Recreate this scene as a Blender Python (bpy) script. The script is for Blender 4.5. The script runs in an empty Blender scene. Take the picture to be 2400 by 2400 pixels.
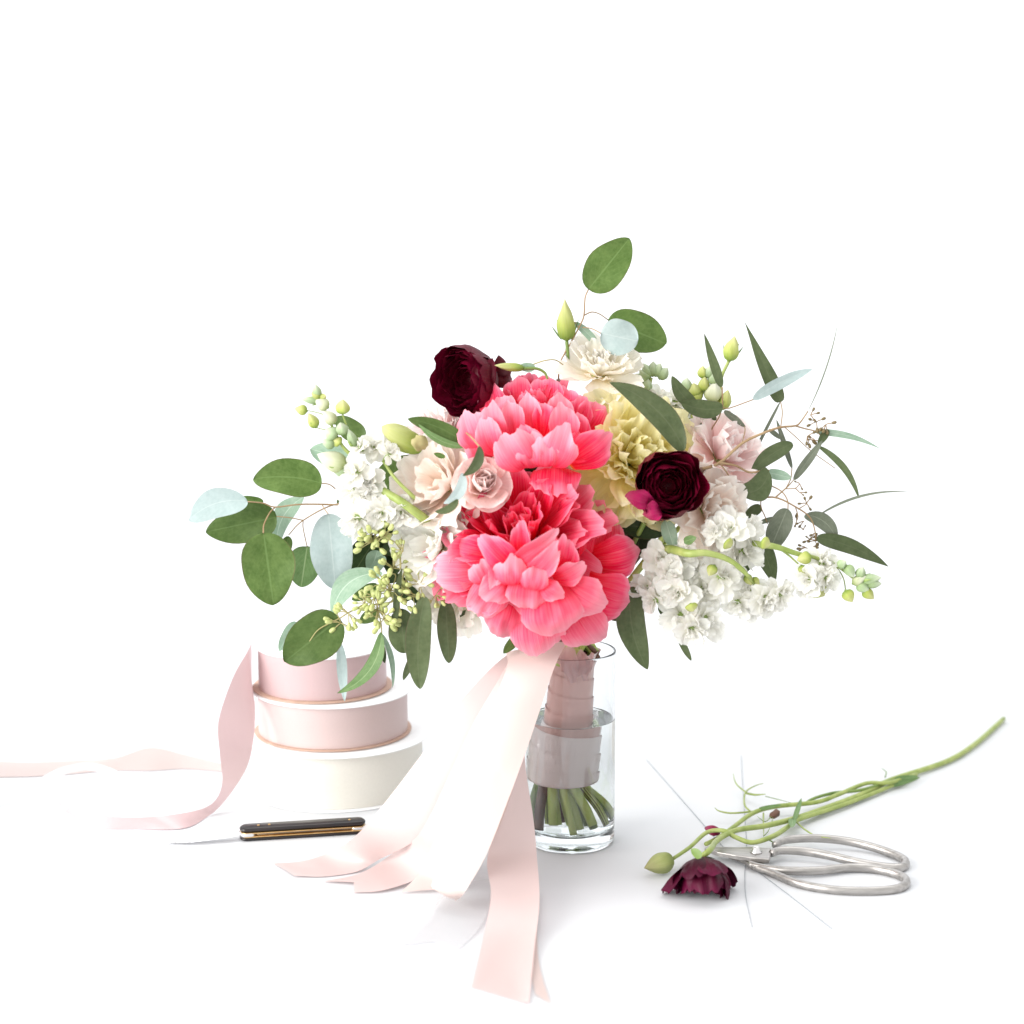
import bpy, math, random
import numpy as np
from mathutils import Vector, Matrix, Quaternion, noise

R = math.radians
scene = bpy.context.scene
COL = scene.collection

# ------------------------------------------------------------------ camera, world, lamps, exposure
F = 4500.0                      # focal length in photo pixels (photo 2400 x 2400)
PITCH = R(10)
CAM = Vector((0.0, -1.366, 0.488))
FWD = Vector((0, math.cos(PITCH), -math.sin(PITCH)))
UP = Vector((0, math.sin(PITCH), math.cos(PITCH)))
RIGHT = Vector((1, 0, 0))
cd = bpy.data.cameras.new('camera')
cam = bpy.data.objects.new('camera', cd)
COL.objects.link(cam)
cam.location = CAM
cam.rotation_euler = (R(90) - PITCH, 0, 0)
cd.sensor_width = 36
cd.lens = 36 * F / 2400
cd.clip_start = 0.05
cd.clip_end = 60
cd.dof.use_dof = True
cd.dof.focus_distance = 1.385
cd.dof.aperture_fstop = 5.0
scene.camera = cam

world = bpy.data.worlds.new('World')
scene.world = world
world.use_nodes = True
wb = world.node_tree.nodes['Background']
wb.inputs[0].default_value = (1.0, 0.995, 0.985, 1)
wb.inputs[1].default_value = 0.86


def area_lamp(name, loc, target, size, size_y, power, color):
    l = bpy.data.lights.new(name, 'AREA')
    l.shape = 'RECTANGLE'
    l.size = size
    l.size_y = size_y
    l.energy = power
    l.color = color
    o = bpy.data.objects.new(name, l)
    COL.objects.link(o)
    o.location = loc
    o.rotation_euler = (Vector(target) - Vector(loc)).to_track_quat('-Z', 'Y').to_euler()
    return o


area_lamp('window_light', (-3.0, -1.9, 1.35), (0.05, 0, 0.16), 3.6, 2.6, 178, (1.0, 0.985, 0.965))
area_lamp('added_backdrop_light', (0.2, 0.7, 3.2), (0.1, 1.9, 0.6), 3.0, 1.4, 36, (1.0, 1.0, 1.0))  # added overhead lamp, out of view, that keeps the backdrop white
scene.view_settings.view_transform = 'Standard'
scene.view_settings.look = 'None'
scene.view_settings.exposure = 0.40
scene.view_settings.gamma = 1
scene.render.engine = 'CYCLES'
scene.cycles.max_bounces = 40
scene.cycles.transmission_bounces = 40
scene.cycles.transparent_max_bounces = 12
scene.cycles.use_denoising = True

# ------------------------------------------------------------------ projection helpers


def ray(px, py):
    return RIGHT * ((px - 1200) / F) + UP * ((1200 - py) / F) + FWD


def P(px, py, y):
    d = ray(px, py)
    return CAM + d * ((y - CAM.y) / d.y)


def G(px, py, z=0.0):
    d = ray(px, py)
    return CAM + d * ((z - CAM.z) / d.z)


def S(y):
    return ((y - CAM.y) / math.cos(PITCH)) / F     # metres per photo pixel at depth y (near the middle)


def crop(ox, oy, s):
    return lambda x, y: (ox + x * s, oy + y * s)


KA = crop(400, 850, 600 / 1932)
KB = crop(950, 780, 600 / 1932)
KC = crop(1250, 500, 600 / 1932)
KD = crop(1600, 700, 600 / 1932)
KE = crop(1400, 1100, 700 / 1932)
KF = crop(600, 1150, 550 / 1932)
KG = crop(950, 1100, 600 / 1932)
KH = crop(937, 750, 703 / 1609)
KS = crop(1450, 1650, 950 / 1932)


def axis_of(x, y, z):
    """direction given as right, up, towards the viewer of the photo"""
    return (RIGHT * x + UP * y - FWD * z).normalized()


# ------------------------------------------------------------------ materials
def new_mat(name):
    m = bpy.data.materials.new(name)
    m.use_nodes = True
    nt = m.node_tree
    nt.nodes.clear()
    return m, nt, nt.nodes, nt.links


def ramp(nodes, stops):
    r = nodes.new('ShaderNodeValToRGB')
    e = r.color_ramp.elements
    while len(e) > 1:
        e.remove(e[-1])
    e[0].position = stops[0][0]
    e[0].color = (*stops[0][1], 1)
    for p, c in stops[1:]:
        n = e.new(p)
        n.color = (*c, 1)
    return r


def petal_mat(name, stops, rough=0.55, trans=0.3, streak=0.25, vary=0.12, sheen=0.0, spec=0.3, vein=0.055, bump=0.3):
    m, nt, N, L = new_mat(name)
    out = N.new('ShaderNodeOutputMaterial')
    uv = N.new('ShaderNodeUVMap')
    sep = N.new('ShaderNodeSeparateXYZ')
    L.new(uv.outputs[0], sep.inputs[0])
    info = N.new('ShaderNodeObjectInfo')
    # lengthwise position disturbed by fibre noise
    mp = N.new('ShaderNodeMapping')
    mp.inputs['Scale'].default_value = (16, 1.6, 1)
    L.new(uv.outputs[0], mp.inputs[0])
    nz = N.new('ShaderNodeTexNoise')
    nz.noise_dimensions = '4D'
    nz.inputs['Scale'].default_value = 1.4
    nz.inputs['Detail'].default_value = 4
    L.new(mp.outputs[0], nz.inputs['Vector'])
    L.new(info.outputs['Random'], nz.inputs['W'])
    ma = N.new('ShaderNodeMath')
    ma.operation = 'MULTIPLY_ADD'
    nb = N.new('ShaderNodeTexNoise')
    nb.noise_dimensions = '4D'
    nb.inputs['Scale'].default_value = 2.3
    nb.inputs['Detail'].default_value = 2
    L.new(uv.outputs[0], nb.inputs['Vector'])
    L.new(info.outputs['Random'], nb.inputs['W'])
    av = N.new('ShaderNodeMix')
    av.inputs['Factor'].default_value = 0.6
    L.new(nz.outputs['Fac'], av.inputs['A'])
    L.new(nb.outputs['Fac'], av.inputs['B'])
    L.new(av.outputs['Result'], ma.inputs[0])
    ma.inputs[1].default_value = streak
    sub = N.new('ShaderNodeMath')
    sub.operation = 'SUBTRACT'
    L.new(sep.outputs['Y'], sub.inputs[0])
    sub.inputs[1].default_value = streak * 0.5
    L.new(sub.outputs[0], ma.inputs[2])
    rp = ramp(N, stops)
    L.new(ma.outputs[0], rp.inputs[0])
    hs = N.new('ShaderNodeHueSaturation')
    L.new(rp.outputs[0], hs.inputs['Color'])
    mr = N.new('ShaderNodeMapRange')
    mr.inputs['To Min'].default_value = 1 - vary
    mr.inputs['To Max'].default_value = 1 + vary
    L.new(info.outputs['Random'], mr.inputs['Value'])
    mp2 = N.new('ShaderNodeMapping')
    mp2.inputs['Scale'].default_value = (46, 1.4, 1)
    L.new(uv.outputs[0], mp2.inputs[0])
    nv_ = N.new('ShaderNodeTexNoise')
    nv_.noise_dimensions = '4D'
    nv_.inputs['Scale'].default_value = 1.0
    nv_.inputs['Detail'].default_value = 3
    L.new(mp2.outputs[0], nv_.inputs['Vector'])
    L.new(info.outputs['Random'], nv_.inputs['W'])
    vm = N.new('ShaderNodeMapRange')
    vm.inputs['From Min'].default_value = 0.25
    vm.inputs['From Max'].default_value = 0.75
    vm.inputs['To Min'].default_value = 1 - vein
    vm.inputs['To Max'].default_value = 1 + vein * 0.6
    L.new(nv_.outputs['Fac'], vm.inputs['Value'])
    vv = N.new('ShaderNodeMath')
    vv.operation = 'MULTIPLY'
    L.new(mr.outputs[0], vv.inputs[0])
    L.new(vm.outputs[0], vv.inputs[1])
    L.new(vv.outputs[0], hs.inputs['Value'])
    sm_ = N.new('ShaderNodeMapRange')
    sm_.inputs['To Min'].default_value = 1.12
    sm_.inputs['To Max'].default_value = 0.92
    L.new(vm.outputs[0], sm_.inputs['Value'])
    sm_.inputs['From Min'].default_value = 1 - vein
    sm_.inputs['From Max'].default_value = 1 + vein * 0.6
    L.new(sm_.outputs[0], hs.inputs['Saturation'])
    col = hs.outputs[0]
    p = N.new('ShaderNodeBsdfPrincipled')
    L.new(col, p.inputs['Base Color'])
    p.inputs['Roughness'].default_value = rough
    p.inputs['Specular IOR Level'].default_value = spec
    if sheen:
        p.inputs['Sheen Weight'].default_value = sheen
        p.inputs['Sheen Roughness'].default_value = 0.4
    bp = N.new('ShaderNodeBump')
    bp.inputs['Strength'].default_value = bump
    bp.inputs['Distance'].default_value = 0.0012
    L.new(nv_.outputs['Fac'], bp.inputs['Height'])
    L.new(bp.outputs[0], p.inputs['Normal'])
    t = N.new('ShaderNodeBsdfTranslucent')
    L.new(col, t.inputs['Color'])
    mx = N.new('ShaderNodeMixShader')
    mx.inputs[0].default_value = trans
    L.new(p.outputs[0], mx.inputs[1])
    L.new(t.outputs[0], mx.inputs[2])
    L.new(mx.outputs[0], out.inputs[0])
    return m


def leaf_mat(name, c1, c2, vein, rough=0.45, trans=0.15, edge=(0.12, 0.06, 0.04), back=None, veinw=0.012, spec=0.25):
    m, nt, N, L = new_mat(name)
    out = N.new('ShaderNodeOutputMaterial')
    uv = N.new('ShaderNodeUVMap')
    sep = N.new('ShaderNodeSeparateXYZ')
    L.new(uv.outputs[0], sep.inputs[0])
    info = N.new('ShaderNodeObjectInfo')
    tc = N.new('ShaderNodeTexCoord')
    nz = N.new('ShaderNodeTexNoise')
    nz.noise_dimensions = '4D'
    nz.inputs['Scale'].default_value = 90
    nz.inputs['Detail'].default_value = 6
    nz.inputs['Roughness'].default_value = 0.65
    L.new(tc.outputs['Object'], nz.inputs['Vector'])
    L.new(info.outputs['Random'], nz.inputs['W'])
    rp = ramp(N, [(0.36, c1), (0.62, c2)])
    n2 = N.new('ShaderNodeTexNoise')
    n2.noise_dimensions = '4D'
    n2.inputs['Scale'].default_value = 420
    n2.inputs['Detail'].default_value = 2
    L.new(tc.outputs['Object'], n2.inputs['Vector'])
    L.new(info.outputs['Random'], n2.inputs['W'])
    mixn = N.new('ShaderNodeMix')
    mixn.inputs['Factor'].default_value = 0.35
    L.new(nz.outputs['Fac'], mixn.inputs['A'])
    L.new(n2.outputs['Fac'], mixn.inputs['B'])
    L.new(mixn.outputs['Result'], rp.inputs[0])
    # midrib and side veins in one mask: |u-.5|
    su = N.new('ShaderNodeMath'); su.operation = 'SUBTRACT'
    L.new(sep.outputs['X'], su.inputs[0]); su.inputs[1].default_value = 0.5
    ab = N.new('ShaderNodeMath'); ab.operation = 'ABSOLUTE'
    L.new(su.outputs[0], ab.inputs[0])
    mid = N.new('ShaderNodeMapRange')
    mid.inputs['From Min'].default_value = veinw
    mid.inputs['From Max'].default_value = veinw * 2.2
    mid.inputs['To Min'].default_value = 0.6
    mid.inputs['To Max'].default_value = 0.0
    L.new(ab.outputs[0], mid.inputs['Value'])
    # side veins: stripes along v + |u|
    sv = N.new('ShaderNodeMath'); sv.operation = 'MULTIPLY_ADD'
    L.new(ab.outputs[0], sv.inputs[0]); sv.inputs[1].default_value = -0.8
    L.new(sep.outputs['Y'], sv.inputs[2])
    wv = N.new('ShaderNodeMath'); wv.operation = 'MULTIPLY'
    L.new(sv.outputs[0], wv.inputs[0]); wv.inputs[1].default_value = 62
    sn = N.new('ShaderNodeMath'); sn.operation = 'SINE'
    L.new(wv.outputs[0], sn.inputs[0])
    sm = N.new('ShaderNodeMapRange')
    sm.inputs['From Min'].default_value = 0.88
    sm.inputs['From Max'].default_value = 1.0
    sm.inputs['To Max'].default_value = 0.16
    L.new(sn.outputs[0], sm.inputs['Value'])
    mxv = N.new('ShaderNodeMath'); mxv.operation = 'MAXIMUM'
    L.new(mid.outputs[0], mxv.inputs[0]); L.new(sm.outputs[0], mxv.inputs[1])
    mc = N.new('ShaderNodeMix'); mc.data_type = 'RGBA'
    L.new(mxv.outputs[0], mc.inputs['Factor'])
    L.new(rp.outputs[0], mc.inputs['A'])
    mc.inputs['B'].default_value = (*vein, 1)
    # thin reddish rim
    ed = N.new('ShaderNodeMapRange')
    ed.inputs['From Min'].default_value = 0.47
    ed.inputs['From Max'].default_value = 0.5
    ed.inputs['To Max'].default_value = 0.55
    L.new(ab.outputs[0], ed.inputs['Value'])
    me = N.new('ShaderNodeMix'); me.data_type = 'RGBA'
    L.new(ed.outputs[0], me.inputs['Factor'])
    L.new(mc.outputs['Result'], me.inputs['A'])
    me.inputs['B'].default_value = (*edge, 1)
    col = me.outputs['Result']
    if back:
        ge = N.new('ShaderNodeNewGeometry')
        mb = N.new('ShaderNodeMix'); mb.data_type = 'RGBA'
        L.new(ge.outputs['Backfacing'], mb.inputs['Factor'])
        L.new(col, mb.inputs['A'])
        mb.inputs['B'].default_value = (*back, 1)
        col = mb.outputs['Result']
    hs = N.new('ShaderNodeHueSaturation')
    L.new(col, hs.inputs['Color'])
    mr = N.new('ShaderNodeMapRange')
    mr.inputs['To Min'].default_value = 0.82
    mr.inputs['To Max'].default_value = 1.2
    L.new(info.outputs['Random'], mr.inputs['Value'])
    L.new(mr.outputs[0], hs.inputs['Value'])
    p = N.new('ShaderNodeBsdfPrincipled')
    L.new(hs.outputs[0], p.inputs['Base Color'])
    p.inputs['Roughness'].default_value = rough
    p.inputs['Specular IOR Level'].default_value = spec
    bp = N.new('ShaderNodeBump')
    bp.inputs['Strength'].default_value = 0.2
    bp.inputs['Distance'].default_value = 0.0008
    L.new(nz.outputs['Fac'], bp.inputs['Height'])
    L.new(bp.outputs[0], p.inputs['Normal'])
    t = N.new('ShaderNodeBsdfTranslucent')
    L.new(hs.outputs[0], t.inputs['Color'])
    mx = N.new('ShaderNodeMixShader')
    mx.inputs[0].default_value = trans
    L.new(p.outputs[0], mx.inputs[1]); L.new(t.outputs[0], mx.inputs[2])
    L.new(mx.outputs[0], out.inputs[0])
    return m


def plain_mat(name, c1, c2=None, rough=0.5, metal=0.0, scale=60, spec=0.5, bump=0.1, stretch=(1, 1, 1), alpha=1.0, trans=0.0, dist=0.0006):
    m, nt, N, L = new_mat(name)
    out = N.new('ShaderNodeOutputMaterial')
    tc = N.new('ShaderNodeTexCoord')
    mp = N.new('ShaderNodeMapping')
    mp.inputs['Scale'].default_value = stretch
    L.new(tc.outputs['Object'], mp.inputs[0])
    nz = N.new('ShaderNodeTexNoise')
    nz.inputs['Scale'].default_value = scale
    nz.inputs['Detail'].default_value = 5
    L.new(mp.outputs[0], nz.inputs['Vector'])
    rp = ramp(N, [(0.3, c1), (0.7, c2 or c1)])
    L.new(nz.outputs['Fac'], rp.inputs[0])
    p = N.new('ShaderNodeBsdfPrincipled')
    L.new(rp.outputs[0], p.inputs['Base Color'])
    p.inputs['Roughness'].default_value = rough
    p.inputs['Metallic'].default_value = metal
    p.inputs['Specular IOR Level'].default_value = spec
    p.inputs['Alpha'].default_value = alpha
    bp = N.new('ShaderNodeBump')
    bp.inputs['Strength'].default_value = bump
    bp.inputs['Distance'].default_value = dist
    L.new(nz.outputs['Fac'], bp.inputs['Height'])
    L.new(bp.outputs[0], p.inputs['Normal'])
    if trans:
        t = N.new('ShaderNodeBsdfTranslucent')
        L.new(rp.outputs[0], t.inputs['Color'])
        mx = N.new('ShaderNodeMixShader')
        mx.inputs[0].default_value = trans
        L.new(p.outputs[0], mx.inputs[1]); L.new(t.outputs[0], mx.inputs[2])
        L.new(mx.outputs[0], out.inputs[0])
    else:
        L.new(p.outputs[0], out.inputs[0])
    return m


def satin_mat(name, c, rough=0.38, trans=0.25, alpha=1.0, weave=900, aniso=0.5):
    m, nt, N, L = new_mat(name)
    out = N.new('ShaderNodeOutputMaterial')
    uv = N.new('ShaderNodeUVMap')
    mp = N.new('ShaderNodeMapping')
    mp.inputs['Scale'].default_value = (40, 3, 1)
    L.new(uv.outputs[0], mp.inputs[0])
    nz = N.new('ShaderNodeTexNoise')
    nz.inputs['Scale'].default_value = 6
    nz.inputs['Detail'].default_value = 3
    L.new(mp.outputs[0], nz.inputs['Vector'])
    rp = ramp(N, [(0.3, tuple(x * 0.97 for x in c)), (0.7, c)])
    L.new(nz.outputs['Fac'], rp.inputs[0])
    p = N.new('ShaderNodeBsdfPrincipled')
    L.new(rp.outputs[0], p.inputs['Base Color'])
    p.inputs['Roughness'].default_value = rough
    p.inputs['Specular IOR Level'].default_value = 0.9
    p.inputs['Anisotropic'].default_value = aniso
    p.inputs['Sheen Weight'].default_value = 0.08
    p.inputs['Alpha'].default_value = alpha
    bp = N.new('ShaderNodeBump')
    bp.inputs['Strength'].default_value = 0.08
    bp.inputs['Distance'].default_value = 0.0004
    L.new(nz.outputs['Fac'], bp.inputs['Height'])
    L.new(bp.outputs[0], p.inputs['Normal'])
    t = N.new('ShaderNodeBsdfTranslucent')
    L.new(rp.outputs[0], t.inputs['Color'])
    mx = N.new('ShaderNodeMixShader')
    mx.inputs[0].default_value = trans
    L.new(p.outputs[0], mx.inputs[1]); L.new(t.outputs[0], mx.inputs[2])
    last = mx.outputs[0]
    if alpha < 1:
        tr = N.new('ShaderNodeBsdfTransparent')
        m2 = N.new('ShaderNodeMixShader')
        m2.inputs[0].default_value = alpha
        p.inputs['Alpha'].default_value = 1
        L.new(tr.outputs[0], m2.inputs[1]); L.new(last, m2.inputs[2])
        last = m2.outputs[0]
    L.new(last, out.inputs[0])
    return m


def glass_mat(name, ior, color=(1, 1, 1)):
    m, nt, N, L = new_mat(name)
    out = N.new('ShaderNodeOutputMaterial')
    g = N.new('ShaderNodeBsdfGlass')
    g.inputs['IOR'].default_value = ior
    g.inputs['Roughness'].default_value = 0.0
    g.inputs['Color'].default_value = (*color, 1)
    L.new(g.outputs[0], out.inputs[0])
    return m


M = {}
M['paper'] = plain_mat('seamless_paper', (0.645, 0.658, 0.68), (0.655, 0.668, 0.69), rough=0.75, scale=30, spec=0.2, bump=0.02)
M['coral'] = petal_mat('coral_petal', [(0.0, (0.93, 0.30, 0.08)), (0.07, (0.90, 0.035, 0.05)), (0.5, (0.91, 0.045, 0.105)), (0.80, (0.93, 0.11, 0.21)), (1.0, (0.95, 0.34, 0.45))], trans=0.34, streak=0.16, vary=0.15)
M['coral_deep'] = petal_mat('deep_coral_petal', [(0.0, (0.93, 0.20, 0.05)), (0.08, (0.86, 0.018, 0.035)), (0.6, (0.88, 0.028, 0.075)), (0.85, (0.91, 0.07, 0.15)), (1.0, (0.94, 0.22, 0.32))], trans=0.34, streak=0.16, vary=0.15)
M['coral_pale'] = petal_mat('pale_coral_petal', [(0.0, (0.89, 0.035, 0.07)), (0.3, (0.93, 0.08, 0.145)), (0.65, (0.94, 0.175, 0.27)), (1.0, (0.96, 0.42, 0.51))], trans=0.34, streak=0.18, vary=0.12)
M['burgundy'] = petal_mat('burgundy_petal', [(0.0, (0.085, 0.002, 0.008)), (0.6, (0.075, 0.0015, 0.008)), (1.0, (0.12, 0.003, 0.018))], rough=0.45, trans=0.14, streak=0.4, vary=0.3, spec=0.22)
M['burgundy_dark'] = petal_mat('dark_burgundy_petal', [(0.0, (0.06, 0.002, 0.010)), (0.6, (0.050, 0.0015, 0.011)), (1.0, (0.085, 0.003, 0.026))], rough=0.45, trans=0.1, streak=0.4, vary=0.35, spec=0.2)
M['magenta'] = petal_mat('magenta_petal', [(0.0, (0.16, 0.004, 0.03)), (0.6, (0.40, 0.008, 0.09)), (1.0, (0.22, 0.005, 0.04))], rough=0.45, trans=0.2)
M['yellow'] = petal_mat('butter_yellow_petal', [(0.0, (0.90, 0.80, 0.28)), (0.35, (0.96, 0.87, 0.40)), (0.75, (0.96, 0.90, 0.52)), (1.0, (0.965, 0.92, 0.63))], trans=0.5, streak=0.3)
M['cream'] = petal_mat('cream_petal', [(0.0, (0.86, 0.70, 0.38)), (0.45, (0.94, 0.89, 0.77)), (1.0, (0.95, 0.92, 0.86))], trans=0.38)
M['blush'] = petal_mat('blush_petal', [(0.0, (0.88, 0.74, 0.50)), (0.3, (0.94, 0.76, 0.66)), (0.75, (0.955, 0.86, 0.79)), (1.0, (0.96, 0.92, 0.86))], trans=0.3)
M['rose_pink'] = petal_mat('rose_pink_petal', [(0.0, (0.88, 0.60, 0.28)), (0.35, (0.92, 0.66, 0.60)), (0.8, (0.94, 0.77, 0.73)), (1.0, (0.95, 0.83, 0.80))], trans=0.25)
M['pink'] = petal_mat('soft_pink_petal', [(0.0, (0.85, 0.62, 0.45)), (0.3, (0.93, 0.66, 0.64)), (0.8, (0.955, 0.82, 0.80)), (1.0, (0.96, 0.90, 0.88))], trans=0.3)
M['white'] = petal_mat('white_petal', [(0.0, (0.72, 0.78, 0.34)), (0.14, (0.88, 0.89, 0.72)), (0.4, (0.935, 0.925, 0.865)), (1.0, (0.95, 0.945, 0.91))], trans=0.42, vary=0.05)
M['leaf'] = leaf_mat('green_leaf', (0.060, 0.112, 0.022), (0.110, 0.175, 0.046), (0.14, 0.22, 0.07), back=(0.17, 0.26, 0.16))
M['leaf_mid'] = leaf_mat('mid_green_leaf', (0.10, 0.19, 0.06), (0.16, 0.26, 0.10), (0.38, 0.48, 0.25))
M['leaf_pale'] = leaf_mat('silver_leaf', (0.36, 0.455, 0.445), (0.45, 0.54, 0.53), (0.55, 0.62, 0.60), rough=0.6, edge=(0.40, 0.45, 0.42), veinw=0.008)
M['leaf_sage'] = leaf_mat('sage_leaf', (0.21, 0.32, 0.225), (0.30, 0.405, 0.305), (0.5, 0.6, 0.5), rough=0.55, edge=(0.3, 0.35, 0.28))
M['leaf_olive'] = leaf_mat('olive_leaf', (0.062, 0.088, 0.034), (0.100, 0.130, 0.058), (0.12, 0.145, 0.075), edge=(0.16, 0.09, 0.08), back=(0.14, 0.17, 0.12))
M['leaf_grey'] = leaf_mat('grey_green_leaf', (0.11, 0.13, 0.09), (0.16, 0.18, 0.13), (0.28, 0.3, 0.23), edge=(0.2, 0.15, 0.13))
M['leaf_shaded'] = leaf_mat('shaded_green_leaf', (0.014, 0.030, 0.007), (0.030, 0.055, 0.014), (0.09, 0.12, 0.05))  # leaf green darkened to near black for the shade between and behind flowers
M['stem_brightened'] = plain_mat('brightened_green_stem', (0.42, 0.55, 0.11), (0.60, 0.68, 0.26), rough=0.45, scale=40, stretch=(3, 3, 0.5))  # same green stem, brightened to make up for the dimness inside the vase
M['stem'] = plain_mat('green_stem', (0.22, 0.30, 0.055), (0.38, 0.44, 0.14), rough=0.45, scale=40, stretch=(3, 3, 0.5))
M['stem_dark'] = plain_mat('dark_green_stem', (0.11, 0.19, 0.035), (0.21, 0.30, 0.075), rough=0.45, scale=50)
M['stem_brown'] = plain_mat('brown_stem', (0.10, 0.045, 0.03), (0.17, 0.08, 0.05), rough=0.55, scale=50)
M['twig'] = plain_mat('tan_twig', (0.26, 0.16, 0.075), (0.38, 0.26, 0.14), rough=0.55, scale=90)
M['twig_green'] = plain_mat('olive_twig', (0.30, 0.28, 0.10), (0.42, 0.36, 0.16), rough=0.55, scale=90)
M['seed_green'] = plain_mat('green_seed', (0.36, 0.42, 0.13), (0.52, 0.55, 0.24), rough=0.5, scale=200)
M['seed_brown'] = plain_mat('brown_seed', (0.11, 0.08, 0.03), (0.21, 0.15, 0.06), rough=0.5, scale=200)
M['bud'] = petal_mat('green_bud', [(0.0, (0.18, 0.30, 0.05)), (0.4, (0.42, 0.48, 0.12)), (1.0, (0.62, 0.62, 0.30))], trans=0.15, streak=0.5)
M['bud_dull'] = petal_mat('dull_green_bud', [(0.0, (0.20, 0.25, 0.07)), (0.5, (0.30, 0.33, 0.13)), (1.0, (0.26, 0.24, 0.12))], trans=0.1, streak=0.6)
M['bud_white'] = petal_mat('pale_bud', [(0.0, (0.30, 0.40, 0.10)), (0.35, (0.62, 0.66, 0.40)), (1.0, (0.86, 0.86, 0.74))], trans=0.2)
M['bud_sage'] = petal_mat('sage_bud', [(0.0, (0.22, 0.32, 0.12)), (0.6, (0.38, 0.48, 0.28)), (1.0, (0.62, 0.68, 0.52))], trans=0.1)
M['calyx'] = plain_mat('green_calyx', (0.16, 0.26, 0.05), (0.30, 0.40, 0.11), rough=0.5, scale=120)
M['satin_blush'] = satin_mat('blush_satin', (0.735, 0.585, 0.565))
M['satin_peach'] = satin_mat('peach_satin', (0.70, 0.575, 0.54))
M['satin_pink'] = satin_mat('pink_satin', (0.69, 0.505, 0.51), rough=0.30)
M['satin_far_dim'] = satin_mat('darkened_peach_satin', (0.58, 0.485, 0.465))  # same peach satin, darkened so the strong light at the left doesn't bleach it
M['satin_ivory'] = satin_mat('ivory_satin', (0.89, 0.865, 0.785), rough=0.35)
M['sheer'] = satin_mat('sheer_white_ribbon', (0.72, 0.725, 0.74), rough=0.5, alpha=0.55)
M['wrap'] = satin_mat('mauve_wrap', (0.72, 0.42, 0.375), rough=0.35, trans=0.05)
M['wrap_pale'] = satin_mat('pale_wrap', (0.97, 0.82, 0.80), rough=0.35, trans=0.05)
M['wrap_sheer'] = satin_mat('sheer_mauve', (0.74, 0.45, 0.44), rough=0.3, trans=0.3, alpha=0.8)
M['glass'] = glass_mat('clear_glass', 1.45, (0.965, 0.972, 0.975))
M['water'] = glass_mat('clear_water', 1.33, (0.985, 0.995, 0.99))
M['card'] = plain_mat('white_card', (0.82, 0.83, 0.84), (0.85, 0.86, 0.87), rough=0.5, scale=40)
M['kraft'] = plain_mat('kraft_card', (0.46, 0.30, 0.23), (0.55, 0.37, 0.29), rough=0.7, scale=160)
M['steel'] = plain_mat('brushed_steel', (0.36, 0.345, 0.33), (0.52, 0.50, 0.48), rough=0.42, metal=1.0, scale=60, bump=0.25, stretch=(1, 6, 6))
M['steel_dark'] = plain_mat('tarnished_steel', (0.25, 0.23, 0.22), (0.42, 0.40, 0.38), rough=0.42, metal=1.0, scale=140, bump=0.3)
M['steel_bright'] = plain_mat('polished_steel', (0.74, 0.73, 0.74), (0.80, 0.79, 0.79), rough=0.28, metal=1.0, scale=60, bump=0.05)
M['brass'] = plain_mat('brass', (0.60, 0.36, 0.13), (0.74, 0.50, 0.24), rough=0.3, metal=1.0, scale=150)
M['black'] = plain_mat('black_horn', (0.006, 0.006, 0.008), (0.022, 0.013, 0.012), rough=0.28, scale=120, stretch=(0.3, 2, 2))
M['wire'] = plain_mat('grey_wire', (0.25, 0.28, 0.31), (0.34, 0.37, 0.40), rough=0.5, metal=0.4)

# ------------------------------------------------------------------ object helpers


def tag(o, label=None, cat=None, group=None, kind=None):
    if label:
        o['label'] = label
    if cat:
        o['category'] = cat
    if group:
        o['group'] = group
    if kind:
        o['kind'] = kind
    return o


def thing(name, label, cat, loc, group=None):
    o = bpy.data.objects.new(name, None)
    o.empty_display_size = 0.01
    COL.objects.link(o)
    o.location = loc
    return tag(o, label, cat, group)


def mesh_grid(name, pts, nu, nv, closed_u=False):
    """pts: (nv+1) rows of (nu+1) points (or nu when closed)"""
    me = bpy.data.meshes.new(name)
    cols = nu if closed_u else nu + 1
    verts = np.asarray(pts, dtype=float).reshape(-1, 3)
    faces, uvs = [], []
    for j in range(nv):
        for i in range(nu):
            a = j * cols + i
            b = j * cols + (i + 1) % cols
            c = (j + 1) * cols + (i + 1) % cols
            d = (j + 1) * cols + i
            faces.append((a, b, c, d))
            uvs += [i / nu, j / nv, (i + 1) / nu, j / nv, (i + 1) / nu, (j + 1) / nv, i / nu, (j + 1) / nv]
    me.from_pydata(verts.tolist(), [], faces)
    ul = me.uv_layers.new(name='UVMap')
    ul.data.foreach_set('uv', uvs)
    me.polygons.foreach_set('use_smooth', [True] * len(faces))
    me.update()
    return me


def join_raw(name, pieces, smooth=True):
    """pieces: list of (verts, faces) -> one mesh"""
    V, Fc = [], []
    for v, f in pieces:
        o = len(V)
        V += [tuple(p) for p in v]
        Fc += [tuple(i + o for i in q) for q in f]
    me = bpy.data.meshes.new(name)
    me.from_pydata(V, [], Fc)
    me.polygons.foreach_set('use_smooth', [smooth] * len(Fc))
    me.update()
    return me


def obj(name, me, mat, parent=None, matrix=None, world=True):
    """link a mesh; mesh in world coordinates unless matrix is given (relative to the parent)"""
    if mat is not None and not me.materials:
        me.materials.append(mat)
    o = bpy.data.objects.new(name, me)
    COL.objects.link(o)
    if parent is not None:
        o.parent = parent
    if matrix is not None:
        o.matrix_basis = matrix
    elif parent is not None:
        # meshes come in world coordinates: take the parents' placement back out
        m = Matrix.Identity(4)
        q = parent
        chain = []
        while q is not None:
            chain.append(q)
            q = q.parent
        for q in reversed(chain):
            m = m @ q.matrix_basis
        o.matrix_basis = m.inverted()
    return o


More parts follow.
